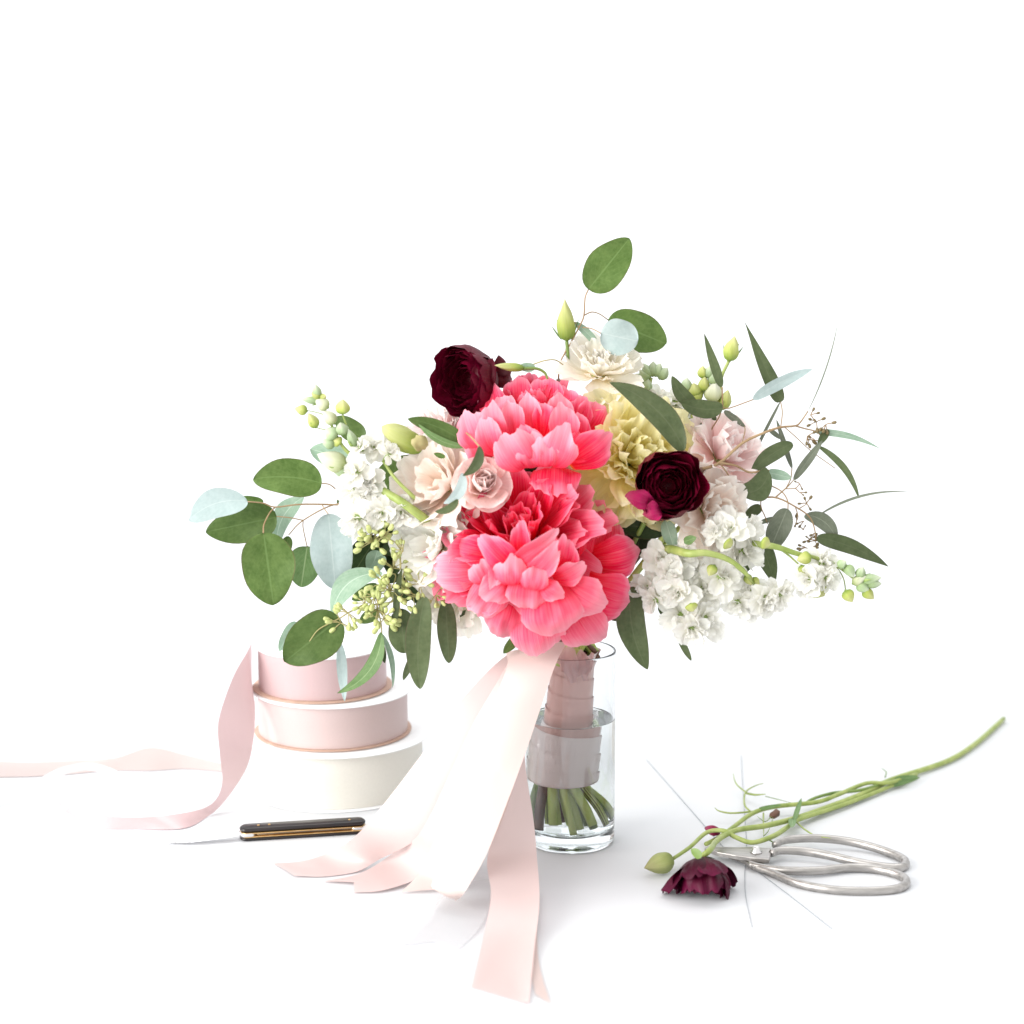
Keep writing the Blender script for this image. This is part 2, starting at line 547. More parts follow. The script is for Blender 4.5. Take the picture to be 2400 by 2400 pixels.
def catmull(pts, n):
    pts = [Vector(p) for p in pts]
    if len(pts) == 2:
        return [pts[0].lerp(pts[1], i / n) for i in range(n + 1)]
    e = [pts[0] * 2 - pts[1]] + pts + [pts[-1] * 2 - pts[-2]]
    seg = len(pts) - 1
    res = []
    for k in range(n + 1):
        t = k / n * seg
        i = min(int(t), seg - 1)
        t -= i
        a, b, c, d = e[i:i + 4]
        res.append(0.5 * ((2 * b) + (c - a) * t + (2 * a - 5 * b + 4 * c - d) * t * t + (3 * b - a - 3 * c + d) * t ** 3))
    return res


def tube_raw(pts, rad, n=24, segs=8, flat=1.0, smooth=True, cap=True):
    if smooth:
        c = catmull(pts, n)
    else:
        c = [Vector(p) for p in pts]
        n = len(c) - 1
    if not hasattr(rad, '__len__'):
        rad = [rad, rad]
    xs = np.linspace(0, 1, len(rad))
    V, Fc = [], []
    up = Vector((0.13, -0.2, 1)).normalized()
    prev = None
    for i, p in enumerate(c):
        t = (c[min(i + 1, n)] - c[max(i - 1, 0)])
        t = t.normalized() if t.length > 1e-9 else Vector((0, 0, 1))
        a = up.cross(t) if prev is None else prev - t * prev.dot(t)
        if a.length < 1e-4:
            a = Vector((1, 0, 0)).cross(t)
        a.normalize()
        prev = a
        b = t.cross(a)
        r = float(np.interp(i / n, xs, rad))
        for k in range(segs):
            q = 2 * math.pi * k / segs
            V.append(p + a * (math.cos(q) * r) + b * (math.sin(q) * r * flat))
    for i in range(n):
        for k in range(segs):
            k2 = (k + 1) % segs
            Fc.append((i * segs + k, i * segs + k2, (i + 1) * segs + k2, (i + 1) * segs + k))
    if cap:
        Fc.append(tuple(range(segs - 1, -1, -1)))
        Fc.append(tuple(n * segs + k for k in range(segs)))
    return V, Fc


def tube(name, pts, rad, mat, parent, n=24, segs=8, flat=1.0, cap=True):
    return obj(name, join_raw(name, [tube_raw(pts, rad, n, segs, flat, cap=cap)]), mat, parent)


def lathe_raw(prof, segs=32, center=(0, 0, 0), close=True):
    V, Fc = [], []
    for r, z in prof:
        for k in range(segs):
            q = 2 * math.pi * k / segs
            V.append((center[0] + r * math.cos(q), center[1] + r * math.sin(q), center[2] + z))
    n = len(prof)
    for j in range(n - 1):
        for k in range(segs):
            k2 = (k + 1) % segs
            Fc.append((j * segs + k, j * segs + k2, (j + 1) * segs + k2, (j + 1) * segs + k))
    if close:
        Fc.append(tuple(range(segs - 1, -1, -1)))
        Fc.append(tuple((n - 1) * segs + k for k in range(segs)))
    return V, Fc


# ------------------------------------------------------------------ leaves and petals
def leaf(parent, b, t, w, yb, yt, mat, pk=0.45, k=1.0, bend=0.0, roll=0.0, fold=8.0, bulge=0.0, wave=0.05, name='leaf', nu=8, nv=18, petal=False, pb=0.34, curl=0.0, rnd=None, label=None):
    """a leaf from photo pixel b at depth yb to pixel t at depth yt, w = widest apparent width in pixels"""
    rr = random.Random(int(b[0] * 7 + b[1] * 13 + t[0] * 3 + t[1]))
    B, T = P(b[0], b[1], yb), P(t[0], t[1], yt)
    mid = (B + T) / 2
    view = (CAM - mid).normalized()
    ax = T - B
    Ln = ax.length
    a = ax.normalized()
    s0 = view.cross(a).normalized()
    rot = Quaternion(a, R(roll))
    s = rot @ s0
    n = a.cross(s) * -1
    if n.dot(view) < 0 and abs(roll) < 90:
        n = -n
    W = w * S((yb + yt) / 2) / max(0.25, abs(math.cos(R(roll))))
    px = S((yb + yt) / 2)
    pts = []
    ph = [rr.uniform(0, 6.28) for _ in range(4)]
    for j in range(nv + 1):
        t_ = j / nv if petal else 0.5 - 0.5 * math.cos(math.pi * j / nv)
        for i in range(nu + 1):
            q = -1 + 2 * i / nu
            if petal:
                tt = t_ * (1 - 0.42 * (1 - math.sqrt(max(0, 1 - 0.97 * q * q))) * (0.35 + 0.65 * t_) - (0.04 * (1 + math.sin(q * 4 + ph[0])) + 0.020 * math.sin(q * 9 + ph[1]) + 0.010 * math.sin(q * 21 + ph[2])) * t_ ** 3)
                x = min(1, tt / 0.62)
                hw = pb + (1 - pb) * (x * x * (3 - 2 * x))
                if tt > 0.62:
                    hw *= 1 - 0.12 * ((tt - 0.62) / 0.38) ** 2
            else:
                tt = t_
                e1, e2 = k * 1.12 * pk, k * 1.30 * (1 - pk)
                hw = (max(tt, 1e-6) / pk) ** e1 * (max(1 - tt, 0) / (1 - pk)) ** e2
                hw = hw ** 0.97 * (1 + 0.03 * math.sin(tt * 9 + ph[1]) * (1 if q > 0 else -1))
            hw *= W / 2
            c = 4 * tt * (1 - tt)
            p = B + a * (Ln * tt) + s0 * (bend * px * c) + n * (bulge * c)
            d = abs(q) * hw * math.tan(R(fold)) * (1.0 if not petal else abs(q))
            wv = wave * W * (math.sin(tt * 8 + ph[2] + 1.3 * q) * abs(q) + (0.7 * math.sin(q * 6 + ph[3]) * tt if petal else 0))
            cu = -curl * W * max(0, tt - 0.55) ** 2 * 4
            if petal:
                cu += W * tt * (0.19 * noise.noise((q * 1.4 + ph[0] * 9, tt * 2.0, ph[1])) + 0.12 * noise.noise((q * 4 + ph[2] * 9, tt * 4.0, ph[3])))
            p = p + s * (q * hw) + n * (d + wv + cu)
            pts.append(p)
    me = mesh_grid(name, pts, nu, nv)
    if not petal and me.polygons[nu * (nv // 2) + nu // 2].normal.dot(view) < 0:
        me.flip_normals()
    o = obj(name, me, mat, parent)
    if label:
        o['label'] = label
    return o


def petal_mesh(L, W, th0, th1, cup0=0.5, cup1=0.8, ruf=0.0, freq=6.0, seed=0, nu=10, nv=10, base=0.25, rnd=0.28, jag=0.03, thpow=1.0, widest=0.65, taper=0.15, r0=0.0, z0=0.0, crumple=0.10):
    rr = random.Random(seed)
    ph = [rr.uniform(0, 6.28) for _ in range(5)]
    th0, th1 = R(th0), R(th1)
    K = 48
    rs, zs, ths = [r0], [z0], [th0]
    for i in range(K):
        t = (i + 0.5) / K
        th = th0 + (th1 - th0) * t ** thpow
        rs.append(rs[-1] + math.sin(th) * L / K)
        zs.append(zs[-1] + math.cos(th) * L / K)
        ths.append(th0 + (th1 - th0) * ((i + 1) / K) ** thpow)
    ks = np.linspace(0, 1, K + 1)
    pts = []
    for j in range(nv + 1):
        t = j / nv
        for i in range(nu + 1):
            s = -1 + 2 * i / nu
            l = 1 - 1.35 * rnd * (1 - math.sqrt(max(0, 1 - 0.97 * s * s))) * (0.35 + 0.65 * t) + jag * t * (math.sin(s * 7 + ph[0]) + 0.7 * math.sin(s * 13 + ph[1]))
            tt = min(1.04, t * l)
            th = float(np.interp(tt, ks, ths)); r = float(np.interp(tt, ks, rs)); z = float(np.interp(tt, ks, zs))
            x = min(1, tt / widest)
            hw = base + (1 - base) * (x * x * (3 - 2 * x))
            if tt > widest:
                hw *= 1 - taper * ((tt - widest) / (1 - widest)) ** 2
            hw *= W / 2
            c = max(1e-3, cup0 + (cup1 - cup0) * tt)
            lat = hw * math.sin(s * c) / c
            d = hw * (1 - math.cos(s * c)) / c
            d += ruf * W * tt * tt * (0.6 * math.sin(freq * s + ph[2] + tt) + 0.4 * math.sin(freq * 1.9 * s + ph[3]))
            d += 0.02 * W * math.sin(5 * tt + ph[4] + 2 * s) + crumple * W * tt * noise.noise((s * 1.5 + seed % 97, tt * 2.2, 3.1)) + 0.4 * crumple * W * tt * noise.noise((s * 4 + seed % 89, tt * 3.5, 7.7))
            nr, nz = -math.cos(th), math.sin(th)
            pts.append((r + nr * d, lat, z + nz * d))
    return mesh_grid('petal', pts, nu, nv)


def frame(axis, spin=0.0):
    q = Vector((0, 0, 1)).rotation_difference(axis)
    return (q @ Quaternion((0, 0, 1), spin)).to_matrix().to_4x4()


def ring(parent, mat, fr, n, variants, phi0=0.0, rr=random, tilt=6, scale=0.08, jphi=0.25, name='petal', arc=(0, 360), offset=None):
    """n petals round the axis; the meshes are shared between them"""
    out = []
    for i in range(n):
        me = variants[i % len(variants)]
        phi = R(arc[0] + (arc[1] - arc[0]) * (i + 0.5) / n) + phi0 + rr.uniform(-jphi, jphi) * 6.28 / n
        sc = 1 + rr.uniform(-scale, scale)
        m = Matrix.Rotation(phi, 4, 'Z') @ Matrix.Rotation(R(rr.uniform(-tilt, tilt)), 4, 'Y') @ Matrix.Rotation(R(rr.uniform(-tilt, tilt)), 4, 'X') @ Matrix.Scale(sc, 4)
        if offset is not None:
            m = Matrix.Translation(offset) @ m
        out.append(obj(name, me, mat if not me.materials else None, parent, fr @ m))
    return out


# ------------------------------------------------------------------ setting: seamless white paper sweep
def build_sweep():
    prof = [(-3.0, 0.0)]
    for i in range(13):
        prof.append((-2.4 + i * 0.32, 0.0))
    y0 = prof[-1][0]
    r = 0.8
    for i in range(1, 13):
        q = math.pi / 2 * i / 12
        prof.append((y0 + r * math.sin(q), r - r * math.cos(q)))
    for i in range(1, 9):
        prof.append((y0 + r, r + 0.35 * i))
    pts = []
    for y, z in prof:
        for i in range(13):
            pts.append((-4.5 + 9.0 * i / 12, y, z))
    me = mesh_grid('backdrop', pts, 12, len(prof) - 1)
    o = obj('backdrop', me, M['paper'])
    tag(o, 'seamless white paper sweep that everything stands on', None, None, 'structure')


build_sweep()

# ------------------------------------------------------------------ vase with water
VB = G(1336, 1968)
VX, VY = VB.x, VB.y
VR = 107 * S(VY) * 1.0
ZR = P(1336, 1548, VY - VR).z
ZW = P(1336, 1713, VY - VR).z
RI = VR - 0.0017
vase = thing('glass_vase', 'clear straight-sided glass vase half filled with water', 'vase', (VX, VY, 0))
prof = [(0.0005, 0.0015), (VR * 0.86, 0.0012), (VR * 0.93, 0.0), (VR - 0.0012, 0.0008), (VR, 0.003), (VR, 0.0036), (VR, 0.006), (VR, 0.02), (VR, ZR * 0.5), (VR, ZR - 0.004), (VR, ZR - 0.0015), (VR, ZR - 0.0009), (VR - 0.00012, ZR - 0.00045), (VR - 0.0004, ZR - 0.0001),
        (VR - 0.00085, ZR), (RI + 0.0004, ZR - 0.0001), (RI + 0.00012, ZR - 0.00045), (RI, ZR - 0.0009), (RI, ZR - 0.0018), (RI, ZR - 0.004), (RI, ZR * 0.5), (RI, 0.02), (RI, 0.0168), (RI, 0.016), (RI - 0.0015, 0.0125), (RI - 0.005, 0.0108), (RI * 0.5, 0.0100), (0.0005, 0.0098)]
obj('body', join_raw('body', [lathe_raw(prof, 96, close=False)]), M['glass'], vase, Matrix.Identity(4))
wat = [(0.0005, 0.0096), (RI * 0.5, 0.0098), (RI - 0.005, 0.0106), (RI - 0.0012, 0.0125), (RI + 0.0003, 0.016), (RI + 0.0003, 0.0168), (RI + 0.0003, 0.02), (RI + 0.0003, ZW * 0.6), (RI + 0.0003, ZW - 0.002), (RI + 0.0003, ZW + 0.0006), (RI + 0.0003, ZW + 0.0012), (RI - 0.0008, ZW + 0.0004), (RI - 0.002, ZW), (RI - 0.0026, ZW), (RI - 0.006, ZW), (0.0005, ZW)]
w_o = obj('water', join_raw('water', [lathe_raw(wat, 96, close=False)]), M['water'], None, Matrix.Translation((VX, VY, 0)))
tag(w_o, 'clear water standing round the cut stems in the glass vase', None, None, 'structure')

# bound handle of the bouquet: wrapped stems
WT = P(1346, 1525, VY)
WB = P(1320, 1825, VY)
WT = Vector((WT.x, VY, WT.z))
WB = Vector((WB.x, VY, WB.z))


def wrap_r(t):     # t from top (0) to bottom (1)
    return float(np.interp(t, [0, 0.12, 0.3, 0.6, 1.0], [0.0185, 0.0150, 0.0158, 0.0180, 0.0195]))


def build_wrap():
    o = thing('stem_wrap', 'mauve pink satin ribbon wound round the bouquet stems inside the vase', 'ribbon', WB)
    bands, nu, nv = 7, 36, 6

    def helix(k0, k1, mat):
        pts = []
        n = nu * (k1 - k0)
        for j in range(nv + 1):
            for i in range(n + 1):
                turn = k0 + i / nu
                q = 2 * math.pi * turn
                tt = min(1.0, max(0.0, (turn - 0.5 + (j / nv) * 1.22) / bands))
                c = WT.lerp(WB, tt)
                r = wrap_r(tt) + 0.0010 * (1 - j / nv) + 0.0004 * math.sin(3 * q) + 0.0003 * math.sin(7 * q)
                pts.append((c.x + r * math.cos(q), c.y + r * math.sin(q), c.z))
        obj('wrap_turn', mesh_grid('wrap_turn', pts, n, nv), mat, o)
    pts = []
    for j in range(25):
        c = WT.lerp(WB, j / 24)
        for i in range(36):
            q = 2 * math.pi * i / 36
            r = wrap_r(j / 24) - 0.0005 + 0.0004 * math.sin(3 * q) + 0.0003 * math.sin(7 * q)
            pts.append((c.x + r * math.cos(q), c.y + r * math.sin(q), c.z))
    obj('under_wrap', mesh_grid('under_wrap', pts, 36, 24, True), M['wrap_pale'], o)
    for k in range(8):
        helix(k, k + 1, M['wrap'] if k < 4 else M['wrap_pale'])
    # pinched folds of sheer ribbon at the neck
    rr = random.Random(3)
    for i, (b, t, w) in enumerate([((1345, 1600), (1330, 1510), 44), ((1372, 1595), (1360, 1522), 36), ((1330, 1560), (1300, 1500), 40), ((1365, 1530), (1352, 1590), 34), ((1390, 1530), (1366, 1585), 26), ((1322, 1575), (1336, 1530), 30)]):
        leaf(o, b, t, w, VY - 0.021, VY - 0.026 + 0.004 * (i % 3), M['wrap_sheer'], petal=True, fold=22, wave=0.06, name='ribbon_fold', roll=rr.uniform(-30, 30))
    return o


build_wrap()

# stems run from every flower down through the wrap into the water
SLOTS = []
for ringn, cnt in ((0.0, 1), (0.0052, 6), (0.0098, 11)):
    for i in range(cnt):
        q = 2 * math.pi * (i + 0.3 * cnt) / cnt
        SLOTS.append((ringn * math.cos(q), ringn * math.sin(q)))
random.Random(5).shuffle(SLOTS)
slot_i = 0


def bouquet_stem(parent, start, mat, r=0.0026, via=None, r_top=None, name='stem'):
    global slot_i
    r = max(r, 0.0021) * 1.08
    ox, oy = SLOTS[slot_i % len(SLOTS)]
    slot_i += 1
    rr = random.Random(slot_i * 7)
    a = WT + Vector((ox, oy, 0.006))
    b = WB + Vector((ox * 1.15, oy * 1.15, 0))
    foot = Vector((VX + (ox * 2.3 + 0.001) * 1.05, VY + oy * 2.1, rr.uniform(0.011, 0.019)))
    pts = [Vector(start)]
    if via:
        pts += via
    pts += [a, a.lerp(b, 0.12), a.lerp(b, 0.25), a.lerp(b, 0.5), a.lerp(b, 0.75), a.lerp(b, 0.9), b, b.lerp(foot, 0.55) + Vector((ox, oy, 0)) * 0.1, foot]
    if mat == M['stem']:
        mat = M['stem_brightened']  # lighter copy of the stem colour, offsets the dark water
    return tube(name, pts, [r_top or r * 0.8, r, r, r * 1.1], mat, parent, n=40, segs=9)


# ------------------------------------------------------------------ flower builders
def peony(label, c, axis, Rpx, y, seed, rings, stem_mat, spin=0.0, mat='coral'):
    rr = random.Random(seed)
    U = S(y)
    C = P(c[0], c[1], y)
    ax = axis_of(*axis)
    o = thing('peony', label, 'peony', C, 'coral peonies in the bouquet')
    fr = frame(ax, spin)
    Rm = Rpx * U
    for n, L, W, a0, a1, cup0, cup1, ruf, r0, mt, z0 in rings:
        var = [petal_mesh(L * Rm, W * Rm, a0 + rr.uniform(-6, 6), a1 + rr.uniform(-12, 12), cup0, cup1, ruf, rr.uniform(4, 7), rr.randint(0, 9999), r0=r0 * Rm, z0=z0 * Rm, jag=0.035) for _ in range(min(n, 5))]
        ring(o, M[mt or mat], fr, n, var, rr.uniform(0, 6.28), rr, tilt=7, scale=0.1, jphi=0.3)
    core = lathe_raw([(0.001, -0.16 * Rm), (0.10 * Rm, -0.12 * Rm), (0.16 * Rm, -0.02 * Rm), (0.10 * Rm, 0.08 * Rm), (0.03 * Rm, 0.16 * Rm)], 14)
    obj('calyx', join_raw('calyx', [core]), M['calyx'], o, fr)
    bouquet_stem(o, C - ax * 0.1 * Rm, stem_mat, 0.0029)
    return o, C, fr, Rm


def ranunculus(parent, C, axis, Rm, seed, opening=25, mat='burgundy', layers=9, spin=0, jag=0.04, outer_open=0):
    rr = random.Random(seed)
    ax = axis
    fr = frame(ax, spin)
    for k in range(layers):
        f = 1 - k / layers                     # 1 outermost
        rad = Rm * (0.16 + 0.84 * f)
        n = 6 if k < 3 else 5
        top = opening + (1 - f) * 18
        a0, a1 = 88, -(90 - top) * (0.35 + 0.65 * (1 - f)) + outer_open * f ** 2
        arc = R(a0 - a1) * rad
        var = [petal_mesh(arc * (1.0 if k else 1.04), rad * 1.55, a0, a1 + rr.uniform(-6, 6), 0.75, 0.95, 0.012, rr.uniform(5, 9), rr.randint(0, 9999), base=0.35, rnd=0.12, jag=jag * (0.6 if k else 1.0), widest=0.5, taper=0.25) for _ in range(3)]
        ring(parent, M[mat], fr, n, var, k * 0.9 + rr.uniform(0, 1), rr, tilt=3, scale=0.03, jphi=0.15, offset=(0, 0, -Rm * 0.75 + (1 - f) * Rm * 0.42))
    return fr


def ruffled(name, label, cat, c, axis, Rpx, y, seed, mat, rings, stem_mat, spin=0.0, group=None, centre='seed_green', slot=True):
    rr = random.Random(seed)
    C = P(c[0], c[1], y)
    ax = axis_of(*axis)
    o = thing(name, label, cat, C, group)
    fr = frame(ax, spin)
    Rm = Rpx * S(y)
    for n, L, W, a0, a1, cup0, cup1, ruf, r0, mt in rings:
        var = [petal_mesh(L * Rm, W * Rm, a0 + rr.uniform(-6, 6), a1 + rr.uniform(-10, 10), cup0, cup1, ruf, rr.uniform(6, 11), rr.randint(0, 9999), r0=r0 * Rm, jag=0.045, nu=14, nv=9) for _ in range(min(n, 4))]
        ring(o, M[mt or mat], fr, n, var, rr.uniform(0, 6.28), rr, tilt=9, scale=0.1, jphi=0.3)
    obj('calyx', join_raw('calyx', [lathe_raw([(0.0004, -0.3 * Rm), (0.10 * Rm, -0.2 * Rm), (0.15 * Rm, 0.02 * Rm), (0.07 * Rm, 0.14 * Rm), (0.02 * Rm, 0.2 * Rm)], 12)]), M['calyx'], o, fr)
    if slot:
        bouquet_stem(o, C - ax * 0.28 * Rm, stem_mat, 0.002)
    return o


def bud_mesh(L, r, seed=0, twist=1.2, lobes=5, tipness=1.0):
    nu, nv = 20, 14
    pts = []
    for j in range(nv + 1):
        t = j / nv
        w = (max(t, 1e-5) / 0.36) ** 0.55 * (max(1 - t, 0) / 0.64) ** (0.98 * tipness)
        for i in range(nu):
            q = 2 * math.pi * i / nu
            g = 1 + 0.10 * math.sin(lobes * (q + twist * t)) * (0.3 + t)
            rad = r * min(1.02, w) * g
            pts.append((rad * math.cos(q), rad * math.sin(q), L * t))
    return mesh_grid('bud', pts, nu, nv, True)


def bud_at(parent, b, t, wpx, yb, yt, mat, name='bud', sepals=0, twist=1.2, tipness=1.0, sepal_mat='calyx', sep_len=0.55):
    B, T = P(b[0], b[1], yb), P(t[0], t[1], yt)
    ax = (T - B)
    me = bud_mesh(ax.length, wpx * S(yb) / 2, twist=twist, tipness=tipness)
    q = Vector((0, 0, 1)).rotation_difference(ax.normalized()).to_matrix().to_4x4()
    pm = Matrix.Translation(B - world_loc(parent)) @ q
    o = obj(name, me, M[mat], parent, pm)
    if sepals:
        rr = random.Random(int(b[0]))
        var = [petal_mesh(ax.length * sep_len, wpx * S(yb) * 0.42, 62, -6, 0.5, 0.9, 0, 4, 3 + i, nu=5, nv=6, base=0.5, rnd=0.5, widest=0.3, taper=0.9) for i in range(2)]
        for i in range(sepals):
            m = Matrix.Rotation(6.283 * i / sepals + rr.uniform(-.2, .2), 4, 'Z')
            obj('sepal', var[i % 2], M[sepal_mat], o, m @ Matrix.Translation((0, 0, -0.0005)))
    return o


def world_loc(o):
    v = Vector((0, 0, 0))
    while o is not None:
        v = v + o.location
        o = o.parent
    return v


# ------------------------------------------------------------------ coral peonies
low, LC, LF, LR = peony('large open coral peony at the front, just above the vase rim', (1222, 1292), (-0.16, 0.55, 0.80), 222, -0.036, 11, [
    (9, 0.98, 0.56, 88, 106, 0.35, 0.5, 0.05, 0.03, 'coral', 0.0),
    (9, 0.96, 0.56, 74, 88, 0.45, 0.7, 0.07, 0.05, 'coral', 0.02),
    (9, 0.92, 0.52, 60, 70, 0.6, 0.9, 0.09, 0.08, 'coral', 0.05),
    (9, 0.84, 0.46, 46, 52, 0.7, 1.0, 0.12, 0.10, 'coral', 0.08),
    (9, 0.76, 0.42, 34, 38, 0.8, 1.1, 0.14, 0.14, 'coral_deep', 0.10),
    (8, 0.70, 0.38, 22, 20, 0.8, 1.2, 0.16, 0.14, 'coral_deep', 0.12),
    (7, 0.62, 0.34, 12, 2, 0.8, 1.2, 0.17, 0.12, 'coral_deep', 0.12),
    (5, 0.54, 0.30, 4, -12, 0.8, 1.2, 0.18, 0.06, 'coral_deep', 0.12)], M['stem'])


def authored(parent, rows, curl=0.06):
    for b, t, w, d0, d1, bulge, mt, roll, fold, pb in rows:
        leaf(parent, KH(*b), KH(*t), w * 0.437 * 1.12, -d0 / 1000, -d1 / 1000, M[mt], petal=True, bulge=bulge / 1000, roll=roll, fold=fold, wave=0.04, name='petal', nu=18, nv=16, pb=pb, curl=curl)


CP, CC = 'coral_pale', 'coral'
# petals that give the flower its outline, back rows first
authored(low, [
    ((940, 1350), (1010, 930), 230, 34, 20, 18, CC, 12, 16, .5), ((970, 1380), (1085, 1000), 220, 40, 30, 20, CC, 16, 18, .5),
    ((640, 1200), (640, 900), 220, 30, 16, 10, 'coral_deep', 0, 14, .5), ((800, 1200), (820, 900), 220, 30, 14, 10, 'coral_deep', 0, 14, .5),
    ((520, 1180), (330, 1010), 170, 46, 44, 8, CC, -10, 12, .45),
    ((1000, 1290), (1290, 1230), 220, 50, 46, 14, CC, 12, -12, .55),
    ((960, 1400), (1235, 1520), 260, 60, 58, 16, CC, 14, -12, .55), ((900, 1480), (1060, 1745), 245, 66, 66, 14, CP, 10, -14, .6),
    ((700, 1460), (765, 1800), 270, 74, 70, 14, CP, 2, -12, .6), ((620, 1440), (545, 1705), 240, 76, 72, 12, CP, -6, -12, .6),
    ((560, 1300), (405, 1600), 200, 78, 80, 12, CP, -10, -10, .5), ((520, 1320), (165, 1345), 210, 66, 66, 14, CP, -8, -12, .5), ((520, 1380), (250, 1445), 130, 64, 60, 10, CC, 8, 12, .5),
    ((780, 1400), (850, 1690), 310, 86, 90, 18, CP, 4, -18, .65), ((860, 1380), (1105, 1545), 220, 82, 88, 16, CP, 14, -16, .55),
    ((690, 1330), (690, 1565), 230, 92, 98, 14, CP, -4, -18, .6), ((590, 1330), (450, 1510), 170, 88, 94, 12, CP, -10, -16, .5),
    ((560, 1250), (290, 1200), 150, 72, 72, 12, CC, -8, 14, .5),
    ((560, 1330), (860, 1125), 120, 92, 104, 12, CP, 12, 22, .5), ((680, 1360), (860, 1190), 120, 96, 108, 12, CP, 16, 22, .5), ((520, 1290), (492, 1445), 85, 96, 106, 8, CP, -10, 18, .6),
    ((650, 1350), (430, 1140), 150, 88, 98, 12, CC, -8, 20, .55), ((640, 1270), (640, 1060), 100, 84, 94, 10, CC, 4, 20, .5), ((830, 1340), (900, 1150), 140, 84, 90, 12, CC, 14, 18, .55),
    ((820, 1380), (1000, 1300), 120, 90, 96, 10, CP, 14, 18, .5), ((760, 1400), (880, 1490), 110, 100, 106, 10, CP, 10, -20, .5),
    ((600, 1420), (590, 1255), 175, 98, 108, 12, CP, -4, -20, .6), ((700, 1440), (745, 1290), 140, 100, 111, 12, CP, 8, -20, .6), ((480, 1400), (400, 1290), 130, 86, 92, 10, CP, -12, -18, .6)])
# lone broad petal hanging between the two peonies
authored(low, [((838, 792), (832, 955), 250, 34, 64, 10, CC, 3, -16, .85)], 0.05)

upp, UC, UF, UR = peony('cup-shaped coral peony at the top of the bouquet beside the upper burgundy ranunculus', (1252, 1020), (0.02, 0.84, 0.54), 138, 0.008, 23, [
    (8, 1.00, 0.52, 62, 14, 0.7, 0.9, 0.04, 0.06, 'coral', 0.0),
    (9, 0.98, 0.46, 46, 8, 0.7, 1.0, 0.06, 0.08, 'coral', 0.04),
    (9, 0.94, 0.42, 30, 4, 0.7, 1.0, 0.08, 0.10, 'coral', 0.06),
    (9, 0.88, 0.36, 18, 2, 0.8, 1.1, 0.10, 0.10, 'coral', 0.08),
    (7, 0.80, 0.30, 8, -4, 0.8, 1.2, 0.12, 0.06, 'coral', 0.08)], M['stem_dark'])
authored(upp, [
    ((660, 560), (630, 300), 150, 10, 0, 8, CC, -6, 14, .5), ((770, 560), (780, 300), 170, 10, 0, 8, CC, 4, 14, .5), ((560, 600), (475, 330), 140, 16, 8, 8, CC, -10, 14, .5), ((880, 600), (890, 350), 140, 14, 6, 8, CC, 8, 14, .5),
    ((930, 660), (1060, 430), 170, 22, 14, 10, CC, 14, 12, .5), ((910, 640), (975, 400), 130, 24, 18, 10, CC, 12, 14, .5), ((600, 640), (560, 390), 120, 34, 28, 10, CP, -8, 16, .55), ((840, 640), (850, 390), 140, 36, 30, 10, CP, 8, 16, .55),
    ((700, 640), (690, 390), 120, 42, 38, 10, CP, 0, 18, .6), ((760, 640), (770, 430), 110, 44, 42, 10, CC, 4, 18, .6), ((630, 660), (600, 420), 120, 46, 46, 12, CP, -6, 18, .6), ((860, 680), (870, 440), 150, 48, 48, 12, CP, 8, 18, .6),
    ((920, 700), (945, 490), 130, 48, 48, 10, CC, 14, 12, .5), ((560, 690), (480, 430), 140, 46, 48, 14, CP, -12, 16, .55), ((500, 720), (360, 475), 190, 44, 46, 16, CP, -14, -12, .5), ((540, 720), (455, 500), 130, 52, 58, 14, CP, -12, 14, .55),
    ((690, 720), (645, 560), 190, 54, 60, 10, CC, 0, 18, .7), ((900, 765), (1135, 605), 190, 50, 56, 14, CC, 12, -14, .5), ((860, 740), (1010, 600), 150, 48, 50, 12, CC, 12, 14, .5), ((480, 750), (360, 640), 110, 46, 50, 8, CP, -10, 12, .5),
    ((690, 785), (550, 595), 215, 66, 80, 16, CP, -8, -22, .62), ((740, 785), (700, 605), 215, 68, 80, 14, CP, 0, -20, .66), ((800, 780), (895, 560), 200, 66, 80, 16, CP, 8, -22, .62), ((770, 785), (775, 625), 170, 72, 84, 12, CP, 3, -20, .66)], -0.02)

# ------------------------------------------------------------------ burgundy ranunculus
c = P(1094, 890, 0.0)
o = thing('ranunculus', 'burgundy ranunculus tipped to the left, topmost dark flower of the bouquet', 'ranunculus', c, 'burgundy ranunculus')
ranunculus(o, c, axis_of(-0.60, -0.08, 0.60), 90 * S(0), 31, opening=36, jag=0.045, outer_open=14)
leaf(o, KB(560, 420), KB(640, 170), 60, .0, -.01, M['burgundy'], petal=True, name='petal', bulge=.01)
leaf(o, KB(620, 330), KB(760, 240), 55, .01, .02, M['burgundy'], petal=True, name='petal', bulge=.01)
leaf(o, KB(600, 400), KB(800, 330), 50, .01, .02, M['burgundy'], petal=True, name='petal', bulge=.01)
bouquet_stem(o, c - axis_of(-0.62, -0.10, 0.55) * 0.02, M['stem_dark'], 0.0018)

c = P(1566, 1138, -0.062)
o = thing('ranunculus', 'burgundy ranunculus facing the front, between the yellow carnation and the pink blooms', 'ranunculus', c, 'burgundy ranunculus')
ranunculus(o, c, axis_of(0.10, 0.06, 1.0), 82 * S(-.06), 37, opening=30, jag=0.03, outer_open=10)
leaf(o, KB(1880, 1290), KB(1655, 1215), 48, -.070, -.078, M['magenta'], petal=True, name='petal', bulge=.005, fold=20)
leaf(o, KB(1930, 1330), KB(1790, 1370), 50, -.070, -.076, M['magenta'], petal=True, name='petal', bulge=.005, fold=20)
bouquet_stem(o, c - axis_of(0.1, 0.06, 1.0) * 0.02, M['stem_dark'], 0.0019)

